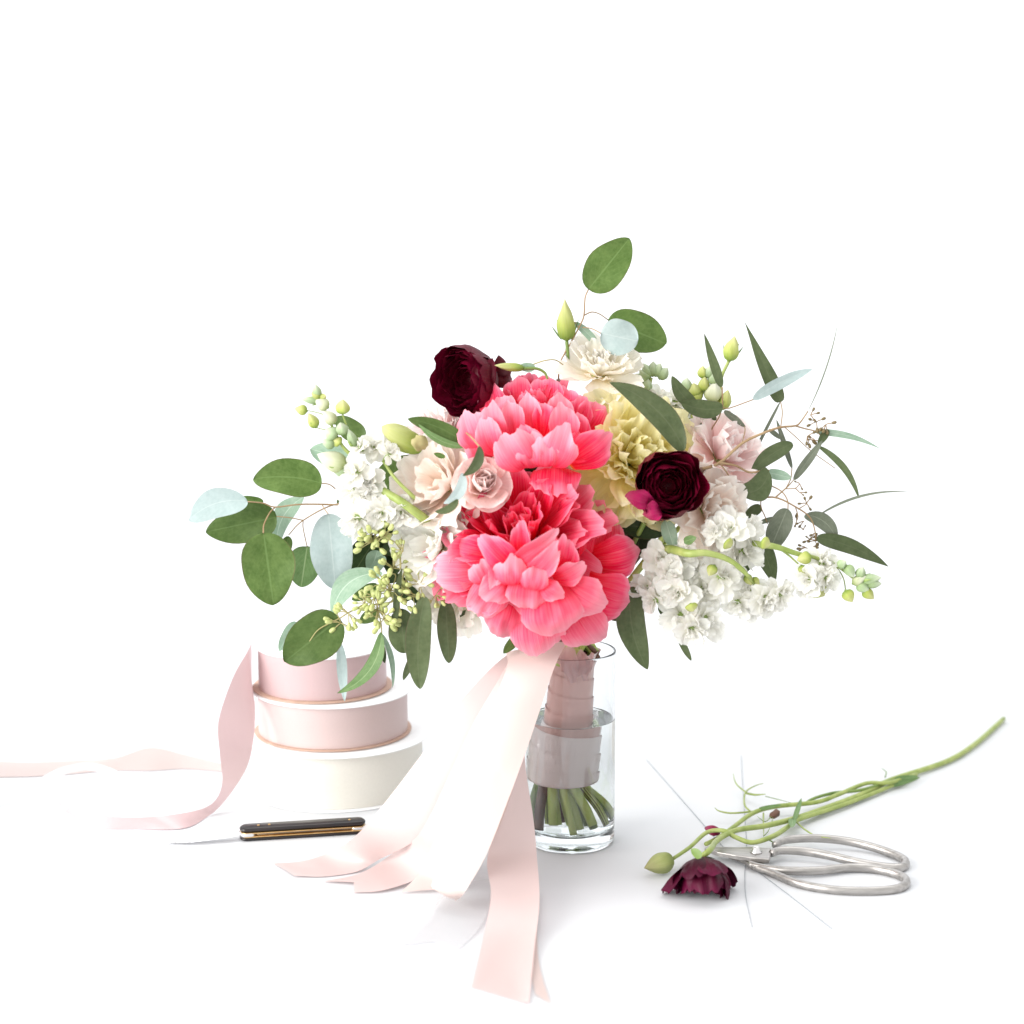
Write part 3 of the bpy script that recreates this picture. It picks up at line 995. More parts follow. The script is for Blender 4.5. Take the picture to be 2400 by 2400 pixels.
# ------------------------------------------------------------------ rose
rr = random.Random(44)
c = P(1130, 1135, -0.060)
rose = thing('rose', 'small dusty pink rose between the two coral peonies, on the left', 'rose', c)
fr = frame(axis_of(0.20, 0.32, 0.92), 0.3)
Rm = 66 * S(-.06)
for n, rad, a0, a1, L in [(3, 0.16, 10, -6, 1.0), (3, 0.30, 22, -6, 0.98), (4, 0.44, 36, 2, 0.98), (4, 0.60, 50, 22, 0.95), (5, 0.72, 66, 58, 1.05), (5, 0.80, 78, 88, 1.0)]:
    var = [petal_mesh(L * Rm, (0.7 + rad) * Rm, a0, a1 + rr.uniform(-6, 6), 1.1 if rad < .5 else .7, 1.3 if rad < .5 else .5, 0.01, 5, rr.randint(0, 999), base=0.5, r0=rad * 0.12 * Rm, jag=0.015, rnd=0.2) for _ in range(3)]
    ring(rose, M['rose_pink'], fr, n, var, rr.uniform(0, 6), rr, tilt=4, scale=0.04, offset=(0, 0, -0.3 * Rm))
obj('calyx', join_raw('calyx', [lathe_raw([(0.0004, -0.55 * Rm), (0.13 * Rm, -0.42 * Rm), (0.12 * Rm, -0.1 * Rm), (0.02 * Rm, 0.1 * Rm)], 10)]), M['calyx'], rose, fr)
bouquet_stem(rose, c - axis_of(0.2, 0.32, 0.92) * 0.012, M['stem'], 0.002)

# ------------------------------------------------------------------ carnation, lisianthus
RUF = [(7, 1.0, 0.85, 80, 70, 0.4, 0.5, 0.08, 0.04, None), (7, 0.92, 0.75, 60, 50, 0.5, 0.7, 0.10, 0.05, None), (6, 0.82, 0.62, 42, 30, 0.6, 0.9, 0.12, 0.06, None), (5, 0.70, 0.5, 24, 12, 0.8, 1.0, 0.14, 0.05, None), (4, 0.6, 0.42, 10, 0, 0.8, 1.0, 0.16, 0.03, None)]
BROAD = [(6, 1.0, 1.10, 82, 84, 0.3, 0.5, 0.09, 0.04, None), (5, 0.95, 1.0, 62, 58, 0.5, 0.7, 0.10, 0.05, None), (5, 0.86, 0.85, 42, 34, 0.6, 0.9, 0.10, 0.05, None), (4, 0.72, 0.62, 22, 12, 0.8, 1.1, 0.10, 0.04, None)]
CARN = [(8, 1.0, 0.98, 90, 88, 0.3, 0.4, 0.11, 0.05, None), (8, 0.96, 0.92, 72, 68, 0.3, 0.5, 0.12, 0.06, None), (7, 0.92, 0.84, 56, 52, 0.4, 0.6, 0.13, 0.07, None), (7, 0.86, 0.70, 40, 34, 0.4, 0.7, 0.15, 0.07, None), (6, 0.80, 0.56, 24, 18, 0.5, 0.8, 0.16, 0.06, None), (5, 0.72, 0.46, 10, 4, 0.6, 0.9, 0.18, 0.04, None)]
ruffled('carnation', 'large butter yellow ruffled carnation right of the upper coral peony', 'carnation', (1470, 1082), (0.30, 0.25, 0.9), 168, -0.014, 51, 'yellow', CARN, M['stem'])
ruffled('lisianthus', 'cream ruffled lisianthus at the very top under the round leaves', 'lisianthus', (1402, 880), (0.12, 0.72, 0.62), 106, 0.020, 52, 'cream', RUF, M['stem'], group='ruffled lisianthus in the bouquet')
ruffled('lisianthus', 'blush and cream ruffled lisianthus left of the small rose', 'lisianthus', (1052, 1140), (-0.55, 0.25, 0.75), 138, -0.030, 53, 'blush', BROAD, M['stem'], group='ruffled lisianthus in the bouquet')
ruffled('lisianthus', 'white ruffled lisianthus tucked left of the front peony', 'lisianthus', (1030, 1285), (-0.6, 0.1, 0.75), 116, -0.040, 54, 'white', BROAD, M['stem'], group='ruffled lisianthus in the bouquet')
ruffled('lisianthus', 'cream white lisianthus half hidden under the left edge of the front peony', 'lisianthus', (1075, 1385), (-0.5, -0.3, 0.7), 104, -0.020, 55, 'cream', BROAD, M['stem'], group='ruffled lisianthus in the bouquet')
ruffled('lisianthus', 'soft pink lisianthus behind the front-facing burgundy ranunculus, under the willowy leaves', 'lisianthus', (1682, 1075), (0.5, 0.45, 0.6), 122, 0.0, 56, 'pink', BROAD, M['stem'], group='ruffled lisianthus in the bouquet')
ruffled('lisianthus', 'pale blush lisianthus right of and below the front-facing burgundy ranunculus', 'lisianthus', (1650, 1195), (0.5, 0.05, 0.8), 116, -0.030, 57, 'blush', BROAD, M['stem'], group='ruffled lisianthus in the bouquet')
ruffled('lisianthus', 'peach pink lisianthus mostly hidden behind the pointed green leaf at upper left', 'lisianthus', (1042, 1025), (-0.4, 0.5, 0.5), 92, 0.018, 58, 'pink', RUF[:4], M['stem'], group='ruffled lisianthus in the bouquet')

# ------------------------------------------------------------------ stocks
FLORET = {}


def floret_vars():
    rr = random.Random(77)
    res = []
    for L, W, a0, a1, n in [(1.0, 0.74, 86, 104, 6), (0.95, 0.68, 64, 74, 5), (0.82, 0.56, 38, 40, 5), (0.62, 0.42, 14, 6, 4)]:
        res.append((n, [petal_mesh(L, W, a0 + rr.uniform(-5, 5), a1 + rr.uniform(-20, 20), 0.4, 0.7, 0.12, rr.uniform(5, 8), rr.randint(0, 999), nu=8, nv=7, jag=0.04) for _ in range(4)]))
    return res


FV = floret_vars()
FCORE = join_raw('floret', [lathe_raw([(0.01, -0.75), (0.14, -0.7), (0.17, -0.25), (0.22, 0.05), (0.08, 0.2)], 10)])


def floret(parent, c, y, dpx, axis, rr, mat='white'):
    C = P(c[0], c[1], y)
    sc = dpx * S(y) * 0.6
    fr = frame(axis, rr.uniform(0, 6.28))
    m = Matrix.Translation(C - world_loc(parent)) @ fr @ Matrix.Scale(sc, 4)
    o = obj('floret', FCORE, M['calyx'] if not FCORE.materials else None, parent, m)
    for n, var in FV:
        ring(o, M[mat], Matrix.Identity(4), n, var, rr.uniform(0, 6), rr, tilt=18, scale=0.18, jphi=0.5)
    return o


def stock(label, florets, buds, stems, seed, base, stem_r=0.0028, down=0.0, mats='bud_sage'):
    rr = random.Random(seed)
    o = thing('stock_flower', label, 'stock flower', P(*base), 'white stock flowers in the bouquet')
    for pts, r0, r1 in stems:
        tube('stem', [P(*p) for p in pts], [r0, r1], M['stem'], o, n=20)
    for x, y_, dep, d, ax in florets:
        a = axis_of(ax[0] + rr.uniform(-.25, .25), ax[1] + rr.uniform(-.25, .25), ax[2] + rr.uniform(-.2, .2))
        floret(o, (x, y_), dep, d, a, rr)
    for b, t, w, dep, mt in buds:
        bud_at(o, b, t, w, dep, dep - 0.003, mt, sepals=3, twist=0.5, sep_len=0.7)
    bouquet_stem(o, P(*base), M['stem'], stem_r)
    return o


def fl(K, rows, dep):
    out = []
    for x, y, d, ax in rows:
        p = K(x, y)
        out.append((p[0], p[1], dep + random.Random(int(x + y)).uniform(-.008, .008), d, ax))
    return out


def bd(K, rows, dep):
    return [(K(*b), K(*t), w, dep, mt) for b, t, w, mt in rows]


yL = -0.045
stock('white stock spike leaning out to the left with green buds at its tip',
      fl(KA, [(1530, 640, 78, (.2, .5, .7)), (1400, 830, 80, (-.5, .3, .8)), (1490, 900, 76, (.1, .1, 1)), (1390, 970, 84, (-.4, -.2, .9)), (1480, 985, 70, (.2, -.3, .9)), (1410, 1170, 84, (-.4, -.2, .8)),
              (1590, 1130, 82, (-.1, -.3, .9)), (1740, 1130, 84, (.2, -.3, .9)), (1430, 640, 50, (-.2, .6, .6)), (1650, 690, 56, (.5, .3, .7))], yL),
      bd(KA, [((1110, 260), (1090, 160), 22, 'bud_sage'), ((1130, 260), (1060, 225), 20, 'bud'), ((1130, 290), (980, 275), 18, 'bud_sage'), ((1130, 265), (1175, 250), 16, 'bud'),
              ((1190, 340), (1090, 280), 30, 'bud_white'), ((1030, 365), (935, 345), 24, 'bud'), ((1100, 490), (1040, 380), 26, 'bud'), ((1240, 460), (1150, 360), 30, 'bud_white'),
              ((1295, 385), (1300, 275), 34, 'bud'), ((1250, 560), (1170, 500), 36, 'bud_sage'), ((1300, 540), (1280, 450), 32, 'bud_sage'), ((1280, 610), (1225, 570), 26, 'bud'), ((1240, 620), (1140, 590), 28, 'bud_sage'),
              ((1390, 640), (1340, 500), 24, 'bud_sage'), ((1330, 790), (1105, 690), 48, 'bud_white'), ((1350, 830), (1210, 800), 30, 'bud_sage')], yL),
      [([KA(1410, 740) + (yL,), KA(1290, 620) + (yL,), KA(1190, 420) + (yL,), KA(1110, 230) + (yL,)], .0016, .0005),
       ([KA(1240, 520) + (yL,), KA(1160, 505) + (yL,), KA(1090, 488) + (yL,)], .0004, .0003), ([KA(1180, 400) + (yL,), KA(1100, 375) + (yL,), KA(1020, 360) + (yL,)], .0004, .0003),
       ([KA(1390, 700) + (yL,), KA(1340, 520) + (yL,), KA(1298, 390) + (yL,)], .0009, .0006),
       ([KA(2090, 1330) + (-.01,), KA(1930, 1190) + (-.050,), KA(1740, 1050) + (-.055,), KA(1560, 930) + (yL,), KA(1410, 740) + (yL,)], .0040, .0022),
       ([KA(1850, 1030) + (-.050,), KA(1700, 880) + (-.050,), KA(1600, 740) + (yL,)], .0016, .0010)],
      61, KA(1960, 1230) + (-.045,))

yR = -0.050
stock('full white stock cluster at lower right, hanging below the green curved stem',
      fl(KE, [(410, 590, 84, (-.2, .4, .8)), (480, 680, 96, (-.2, .2, .9)), (620, 660, 90, (.1, .2, .9)), (330, 770, 88, (-.5, 0, .8)), (520, 800, 92, (-.1, 0, 1)), (680, 780, 90, (.3, .1, .9)),
              (800, 700, 100, (.4, .1, .8)), (880, 600, 80, (.5, .3, .7)), (540, 950, 100, (-.3, -.3, .8)), (690, 960, 104, (.3, -.3, .8)), (610, 1020, 84, (0, -.5, .8)), (380, 840, 76, (-.5, -.3, .7)),
              (940, 530, 90, (.3, .1, .8)), (860, 390, 92, (-.1, .4, .8)), (960, 400, 92, (.4, .3, .8)), (770, 400, 66, (-.3, .3, .8)), (560, 560, 70, (0, .3, .9))], yR),
      bd(KE, [((760, 620), (720, 690), 26, 'bud'), ((600, 870), (620, 920), 30, 'bud'), ((830, 470), (870, 500), 30, 'bud'), ((1060, 470), (1120, 490), 30, 'bud')], -.068),
      [([KE(400, 520) + (-.02,), KE(490, 520) + (-.055,), KE(590, 545) + (-.074,), KE(700, 540) + (-.074,), KE(830, 575) + (-.072,), KE(930, 640) + (-.07,), KE(985, 700) + (-.068,)], .0036, .0012),
       ([KE(420, 500) + (-.04,), KE(520, 700) + (-.04,), KE(620, 960) + (-.045,)], .0022, .0012)],
      62, KE(440, 420) + (-.03,))
yT = -0.045
stock('white stock sprig at far right with sage green buds at its tip',
      fl(KE, [(910, 860, 74, (-.3, -.4, .8)), (1000, 880, 76, (-.1, -.5, .8)), (1080, 830, 82, (.2, -.3, .8)), (1180, 800, 76, (.5, -.2, .8)), (990, 780, 66, (-.2, .3, .8)), (1090, 880, 60, (.2, -.5, .7)),
              (1450, 610, 84, (.3, .2, .8)), (1370, 710, 78, (-.3, -.2, .8)), (1480, 700, 70, (.4, -.2, .8)), (1350, 780, 50, (-.2, -.5, .7))], yT),
      bd(KE, [((1560, 630), (1610, 590), 22, 'bud_sage'), ((1610, 620), (1660, 700), 26, 'bud_sage'), ((1690, 700), (1720, 630), 24, 'bud_sage'), ((1650, 740), (1740, 690), 24, 'bud_white'), ((1700, 720), (1840, 700), 26, 'bud_sage'),
              ((1680, 740), (1760, 790), 28, 'bud_sage'), ((1740, 740), (1840, 740), 24, 'bud_sage'), ((1720, 780), (1790, 840), 26, 'bud'), ((1605, 780), (1650, 860), 30, 'bud'), ((1420, 770), (1470, 820), 40, 'bud'),
              ((1320, 620), (1340, 690), 22, 'bud'), ((960, 680), (1000, 750), 22, 'bud'), ((1010, 700), (1050, 745), 16, 'bud'), ((1380, 560), (1290, 590), 30, 'bud')], yT - .006),
      [([KE(1000, 480) + (-.05,), KE(1150, 500) + (-.05,), KE(1290, 545) + (-.05,), KE(1400, 570) + (yT,), KE(1530, 610) + (yT,), KE(1680, 720) + (yT,), KE(1780, 750) + (yT,)], .0026, .0005),
       ([KE(1540, 620) + (yT,), KE(1590, 700) + (yT,), KE(1607, 785) + (yT,)], .0005, .0004),
       ([KE(1140, 490) + (-.047,), KE(1230, 550) + (-.047,), KE(1330, 640) + (-.047,)], .0009, .0006),
       ([KE(900, 630) + (-.068,), KE(980, 700) + (-.06,), KE(1040, 780) + (yT,)], .0010, .0006)],
      63, KE(700, 460) + (-.03,))
yQ = 0.030
stock('upright white stock in bud behind the yellow carnation and dark willow leaf',
      fl(KC, [(1060, 1420, 74, (0, .6, .7)), (930, 1400, 60, (-.2, .6, .7)), (1040, 1520, 70, (0, .2, .9)), (1140, 1470, 60, (.3, .4, .8))], yQ),
      bd(KC, [((870, 1250), (800, 1180), 24, 'bud_sage'), ((880, 1240), (830, 1130), 24, 'bud_sage'), ((900, 1230), (905, 1115), 26, 'bud_sage'), ((920, 1230), (960, 1130), 24, 'bud_sage'), ((950, 1250), (1015, 1165), 26, 'bud_sage'),
              ((860, 1270), (770, 1210), 20, 'bud_sage'), ((840, 1340), (870, 1250), 28, 'bud_sage'), ((760, 1310), (800, 1260), 20, 'bud'),
              ((1150, 1340), (1160, 1240), 26, 'bud_sage'), ((1220, 1380), (1210, 1280), 34, 'bud'), ((1280, 1340), (1295, 1230), 26, 'bud'), ((1270, 1240), (1280, 1150), 22, 'bud'), ((1320, 1240), (1330, 1150), 22, 'bud_sage'),
              ((1350, 1290), (1370, 1190), 26, 'bud_sage'), ((1340, 1420), (1375, 1270), 42, 'bud_white'), ((1240, 1420), (1215, 1320), 30, 'bud'), ((1430, 1480), (1470, 1330), 28, 'bud')], yQ),
      [([KC(820, 1480) + (yQ,), KC(860, 1360) + (yQ,), KC(890, 1240) + (yQ,)], .0022, .0012),
       ([KC(1150, 1660) + (yQ,), KC(1215, 1520) + (yQ,), KC(1260, 1380) + (yQ,), KC(1310, 1220) + (yQ,)], .0036, .0008),
       ([KC(1260, 1420) + (yQ,), KC(1200, 1400) + (yQ,), KC(1160, 1330) + (yQ,)], .0010, .0006)],
      64, KC(1110, 1700) + (.02,))

# ------------------------------------------------------------------ lisianthus buds
o = thing('flower_bud', 'slender yellow-green twisted bud standing at the top beside the round leaves', 'flower bud', P(*KC(255, 975), .02), 'lisianthus buds')
bud_at(o, KC(252, 968), KC(238, 640), 42, .02, .02, 'bud', twist=2.2, tipness=1.25)
tube('stem', [P(*KC(252, 965), .02), P(*KC(262, 1080), .02), P(*KC(262, 1180), .02), P(*KC(235, 1400), .02)], [.0013, .0010], M['stem_dark'], o)
for b, t in [((215, 960), (130, 840)), ((285, 960), (350, 780)), ((225, 955), (170, 780))]:
    leaf(o, KC(*b), KC(*t), 4, .02, .02, M['leaf_mid'], k=2, name='sepal', nu=2, nv=5)
bouquet_stem(o, P(*KC(235, 1400), .02), M['stem_dark'], .0014)
o = thing('flower_bud', 'plump green bud on a thin stalk at upper right among white buds', 'flower bud', P(*KC(1470, 1115), .03), 'lisianthus buds')
bud_at(o, KC(1475, 1118), KC(1520, 925), 36, .03, .03, 'bud', sepals=4, twist=2.0, sep_len=0.5)
tube('stem', [P(*KC(1475, 1115), .03), P(*KC(1420, 1240), .03), P(*KC(1400, 1400), .03), P(*KC(1290, 1600), .03)], [.0012, .0012], M['stem'], o)
for b, t in [((1445, 1100), (1435, 980)), ((1520, 1090), (1590, 1000)), ((1500, 1090), (1560, 970))]:
    leaf(o, KC(*b), KC(*t), 4, .03, .03, M['leaf_mid'], k=2, name='sepal', nu=2, nv=5)
bouquet_stem(o, P(*KC(1290, 1600), .03), M['stem'], .0014)
o = thing('flower_bud', 'fat pale yellow-green bud opening to the left above the big green leaf', 'flower bud', P(*KA(1900, 650), -.035), 'lisianthus buds')
bud_at(o, KA(1910, 660), KA(1590, 480), 54, -.035, -.045, 'bud', twist=1.6, tipness=0.7)
leaf(o, KA(1930, 640), KA(1820, 560), 40, -.045, -.052, M['twig_green'], petal=True, name='petal', bulge=.004)
bouquet_stem(o, P(*KA(1930, 680), -.03), M['stem'], .0014)
o = thing('flower_bud', 'narrow green bud lying across the top of the upper coral peony', 'flower bud', P(*KB(890, 265), -.015), 'lisianthus buds')
bud_at(o, KB(900, 268), KB(672, 245), 20, -.015, -.02, 'bud', twist=1.4)
leaf(o, KB(980, 262), KB(850, 258), 22, -.012, -.014, M['leaf_sage'], name='leaf')
tube('stem', [P(*KB(895, 268), -.015), P(*KB(990, 270), -.012), P(*KB(1050, 300), -.01), P(*KB(1075, 350), -.01)], [.0012, .0008], M['stem_dark'], o)
tube('twig', [P(*KB(960, 240), -.01), P(*KB(1050, 210), -.01), P(*KB(1130, 205), -.005), P(*KB(1190, 240), .0)], [.0005, .0004], M['twig_green'], o)

# ------------------------------------------------------------------ eucalyptus
SEED = bud_mesh(1.0, 0.26, twist=0.2, lobes=4, tipness=0.45)
SEED2 = SEED.copy()


def umbel(parent, c, y, n, rpx, seed, mat='seed_green', tw='twig_green', spread=(0, 360)):
    rr = random.Random(seed)
    C = P(c[0], c[1], y)
    U = S(y)
    stalks, heads = [], []
    for i in range(n):
        q = R(rr.uniform(*spread))
        d = axis_of(math.cos(q), math.sin(q), rr.uniform(-.4, .9))
        L = rpx * U * rr.uniform(.45, .7)
        e = C + d * L
        stalks.append(tube_raw([C, C.lerp(e, .5) + Vector((0, 0, .0003)), e], [.00035, .0004], n=3, segs=4))
        heads.append((e, d, rpx * U * rr.uniform(.42, .58)))
    o = obj('seed_cluster', join_raw('seed_cluster', stalks), M[tw], parent)
    me = SEED if mat == 'seed_green' else SEED2
    base = world_loc(parent)
    for e, d, L in heads:
        m = Matrix.Translation(e - base) @ frame(d, rr.uniform(0, 6)) @ Matrix.Scale(L, 4)
        obj('seed', me, M[mat] if not me.materials else None, o, o.matrix_basis.inverted() @ m)
    return o


def twigs(o, rows, mat, K):
    for pts, r0, r1, y0, y1 in rows:
        n = len(pts)
        tube('twig', [P(*K(*p), y0 + (y1 - y0) * i / (n - 1)) for i, p in enumerate(pts)], [r0, r1], M[mat], o, n=18, segs=6)


# left branch, round leaves
o = thing('eucalyptus_branch', 'round-leaved silver and green eucalyptus branch reaching out to the far left', 'eucalyptus', P(*KA(1500, 1080), -.01), 'eucalyptus in the bouquet')
s = 600 / 1932
for b, t, w, yb, yt, mt, kw in [
    ((1140, 910), (622, 880), 290, -.02, -.03, 'leaf', dict(bend=-10, k=.95, roll=12)),
    ((580, 1045), (138, 1188), 225, -.03, -.036, 'leaf_pale', dict(k=1.0, bend=-18, pk=.5)),
    ((800, 1165), (265, 1278), 300, -.010, -.012, 'leaf', dict(k=.95, pk=.42)),
    ((700, 1285), (778, 1830), 405, -.034, -.04, 'leaf', dict(k=.95, pk=.46)),
    ((1010, 1010), (800, 1355), 150, .0, .004, 'leaf_sage', dict(bend=-18, roll=35, pk=.6)),
    ((1030, 1385), (985, 1695), 255, -.004, -.006, 'leaf_mid', dict(k=.9)),
    ((1190, 1140), (1245, 1710), 322, -.03, -.034, 'leaf_pale', dict(k=.92, pk=.5)),
    ((890, 1310), (850, 1480), 90, -.002, .0, 'leaf', dict()),
    ((1345, 740), (1055, 650), 185, .012, .016, 'leaf_sage', dict(k=.9)),
    ((1462, 585), (1240, 412), 165, .014, .018, 'leaf', dict(k=.95)),
    ((700, 1050), (510, 1020), 60, .006, .006, 'leaf', dict()),
    ((1300, 1000), (1260, 1070), 50, .0, .0, 'leaf', dict()),
    ((1500, 1060), (1470, 1120), 60, .0, .0, 'leaf_sage', dict()),
]:
    leaf(o, KA(*b), KA(*t), w * s, yb, yt, M[mt], **kw)
twigs(o, [([(1560, 1075), (1360, 1075), (1000, 1068), (790, 1090), (700, 1060), (580, 1048)], .0007, .0004, -.012, -.03),
          ([(790, 1090), (750, 1130), (705, 1220), (700, 1290)], .0005, .0006, -.02, -.034), ([(1140, 910), (1200, 920), (1250, 960), (1290, 1010), (1360, 1075)], .0004, .0005, -.02, -.012),
          ([(1480, 1078), (1240, 1070), (1000, 1190), (890, 1300)], .0006, .0004, -.01, -.002), ([(1000, 1190), (1000, 1250), (1030, 1390)], .0004, .0004, -.008, -.004),
          ([(1000, 1190), (900, 1170), (800, 1160)], .0004, .0004, -.008, -.010), ([(1140, 1068), (1165, 1110), (1190, 1145)], .0004, .0004, -.018, -.03), ([(1340, 1080), (1320, 1140), (1325, 1180)], .0004, .0003, -.012, -.012)],
      'twig', KA)
bouquet_stem(o, P(*KA(1560, 1075), -.012), M['stem_brown'], .0018, via=[P(1100, 1230, .0)])

# big leaves behind the left stock
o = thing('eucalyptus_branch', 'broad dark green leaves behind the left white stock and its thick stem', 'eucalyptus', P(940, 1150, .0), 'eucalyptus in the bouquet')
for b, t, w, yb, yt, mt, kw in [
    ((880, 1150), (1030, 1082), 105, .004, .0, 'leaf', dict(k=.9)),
    ((890, 1190), (1000, 1160), 70, .006, .004, 'leaf_shaded', dict()),
    ((1040, 1280), (960, 1215), 80, .0, .0, 'leaf_shaded', dict()),
    ((890, 1260), (815, 1368), 86, .0, -.004, 'leaf_shaded', dict(k=.9)),
    ((1000, 1235), (880, 1300), 100, .006, .004, 'leaf_shaded', dict(k=.9)),
    ((985, 1310), (900, 1330), 90, .004, .006, 'leaf_shaded', dict(k=.9)),
    ((1010, 1330), (985, 1420), 100, .004, .006, 'leaf_shaded', dict(k=.9)),
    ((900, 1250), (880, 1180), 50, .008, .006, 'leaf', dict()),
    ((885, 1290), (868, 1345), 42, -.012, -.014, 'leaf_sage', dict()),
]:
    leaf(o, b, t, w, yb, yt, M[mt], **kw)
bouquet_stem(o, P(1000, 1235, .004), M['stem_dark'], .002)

# lower left, seeded
o = thing('eucalyptus_branch', 'seeded eucalyptus hanging at lower left with green seed clusters over the ribbon spools', 'eucalyptus', P(*KF(1100, 600), -.03), 'eucalyptus in the bouquet')
s = 550 / 1932
for b, t, w, yb, yt, mt, kw in [
    ((1040, 675), (625, 1040), 190, -.038, -.045, 'leaf_sage', dict(bend=-34, k=1.05, roll=15, pk=.5)),
    ((690, 1048), (235, 1410), 405, -.050, -.056, 'leaf', dict(k=.92)),
    ((330, 1080), (190, 1320), 110, -.03, -.03, 'leaf_sage', dict()),
    ((690, 1245), (730, 1735), 88, -.03, -.036, 'leaf_pale', dict(k=1.1)),
    ((1035, 1165), (670, 1668), 120, -.048, -.056, 'leaf_mid', dict(bend=30, k=1.15, roll=20)),
    ((1040, 1180), (1125, 1625), 48, -.04, -.045, 'leaf_sage', dict(bend=10, k=1.2)),
    ((1390, 870), (1350, 1632), 215, -.058, -.062, 'leaf_olive', dict(k=.95, bend=-10, pk=.5)),
    ((1200, 640), (1150, 1090), 58, -.056, -.062, 'leaf_olive', dict(bend=-4, k=1.0, pk=.6)),
    ((1190, 970), (1225, 1338), 240, -.050, -.056, 'leaf_olive', dict(k=.85, pk=.55)),
    ((1560, 900), (1590, 1420), 165, -.044, -.050, 'leaf_olive', dict(k=.9, pk=.5, fold=-14)),
    ((1290, 1365), (1212, 1560), 62, -.04, -.04, 'leaf_olive', dict()),
    ((1750, 985), (1585, 1068), 40, -.03, -.03, 'leaf_olive', dict()),
    ((1010, 780), (790, 900), 120, -.02, -.02, 'leaf', dict()),
    ((1010, 990), (850, 1085), 110, -.02, -.02, 'leaf', dict()),
    ((1480, 640), (1440, 900), 130, -.012, -.016, 'leaf_shaded', dict()),
    ((1300, 330), (1040, 520), 190, -.008, -.01, 'leaf_shaded', dict()),
    ((1260, 560), (1080, 760), 150, -.012, -.014, 'leaf_shaded', dict()),
    ((1340, 700), (1200, 920), 150, -.012, -.014, 'leaf_shaded', dict()),
    ((1060, 540), (950, 690), 90, -.016, -.018, 'leaf_sage', dict()),
    ((980, 400), (780, 720), 210, -.006, -.008, 'leaf_shaded', dict()),
    ((1820, 960), (1740, 1030), 40, -.02, -.02, 'leaf_sage', dict()),
    ((1020, 1230), (1060, 1420), 60, -.03, -.03, 'leaf_shaded', dict()),
]:
    leaf(o, KF(*b), KF(*t), w * s, yb, yt, M[mt], **kw)
twigs(o, [([(1430, 240), (1240, 330), (1190, 460), (1190, 640)], .0009, .0007, -.03, -.055), ([(1240, 620), (1130, 900), (960, 940), (800, 985), (690, 1050)], .0008, .0005, -.05, -.05),
          ([(1360, 620), (1250, 700), (1230, 850)], .0006, .0005, -.05, -.05), ([(1190, 480), (1120, 410), (980, 390)], .0005, .0004, -.05, -.052), ([(1090, 880), (1150, 700), (1060, 690)], .0005, .0004, -.05, -.05),
          ([(690, 1050), (520, 1140), (440, 1240)], .0005, .0003, -.0505, -.0545), ([(1000, 960), (1030, 1100), (1035, 1170)], .0005, .0005, -.05, -.048), ([(1230, 850), (1330, 880), (1390, 875)], .0005, .0005, -.05, -.058)],
      'twig_green', KF)
for i, (x, y, n, r) in enumerate([(980, 330, 10, 120), (960, 420, 12, 130), (1060, 370, 8, 100), (1130, 640, 10, 120), (1060, 760, 12, 130), (1120, 820, 10, 120), (980, 880, 12, 120), (1000, 980, 12, 130), (1050, 1060, 10, 120), (1350, 770, 9, 120), (1290, 850, 9, 120), (760, 1010, 8, 110), (700, 1090, 7, 110), (1180, 900, 9, 110), (1210, 500, 5, 80), (1480, 860, 7, 90), (900, 930, 8, 100)]):
    umbel(o, KF(x, y), -.052 - .002 * (i % 3), n, r * s * 1.15, 100 + i, 'seed_green')
bouquet_stem(o, P(*KF(1430, 240), -.03), M['stem_brown'], .002)

# top sprig
o = thing('eucalyptus_branch', 'tall sprig of four round eucalyptus leaves rising above the bouquet', 'eucalyptus', P(*KC(330, 1000), .02), 'eucalyptus in the bouquet')
s = 600 / 1932
for b, t, w, yb, yt, mt, kw in [
    ((415, 575), (725, 188), 300, .02, .02, 'leaf', dict(k=.92, roll=8)),
    ((565, 805), (1003, 985), 305, .034, .038, 'leaf', dict(k=.9, pk=.48)),
    ((510, 905), (790, 965), 270, .014, .012, 'leaf_pale', dict(k=.8, pk=.5)),
    ((310, 820), (525, 1048), 62, .024, .024, 'leaf_sage', dict(k=1.1, bend=4)),
]:
    leaf(o, KC(*b), KC(*t), w * s, yb, yt, M[mt], **kw)
twigs(o, [([(415, 575), (390, 640), (382, 770), (350, 850), (270, 1000), (200, 1130), (190, 1250)], .0005, .0006, .02, .02), ([(382, 770), (440, 745), (500, 760), (565, 805)], .0005, .0004, .02, .034), ([(370, 860), (440, 870), (510, 905)], .0004, .0004, .02, .014), ([(340, 860), (320, 830), (310, 820)], .0004, .0003, .02, .024)], 'twig', KC)
bouquet_stem(o, P(*KC(190, 1250), .02), M['stem_brown'], .0014)

# dark willow leaves, upper right
o = thing('eucalyptus_branch', 'dark willow-shaped leaves above the yellow carnation, one long leaf crossing it', 'eucalyptus', P(*KC(1200, 1700), -.02), 'eucalyptus in the bouquet')
for b, t, w, yb, yt, mt, kw in [
    ((1140, 1790), (575, 1275), 200, -.050, -.040, 'leaf_olive', dict(bend=-26, k=1.1, pk=.42)),
    ((1420, 1310), (1288, 905), 72, .0, .0, 'leaf_olive', dict(k=1.1, pk=.35)),
    ((1240, 1470), (1045, 1228), 110, -.01, -.008, 'leaf_olive', dict(k=1.05, bend=8)),
    ((1430, 1470), (1115, 1430), 140, -.012, -.012, 'leaf_olive', dict(k=.85, bend=8)),
    ((1440, 1490), (1600, 1612), 52, .0, .0, 'leaf_grey', dict(k=.9)),
    ((1090, 1640), (1190, 1480), 20, .005, .005, 'leaf_olive', dict(k=1)),
    ((1180, 1720), (1290, 1560), 30, .005, .005, 'leaf_olive', dict(k=1)),
    ((1380, 1560), (1320, 1500), 40, .0, .0, 'leaf_olive', dict(k=1)),
]:
    leaf(o, KC(*b), KC(*t), w * s, yb, yt, M[mt], **kw)
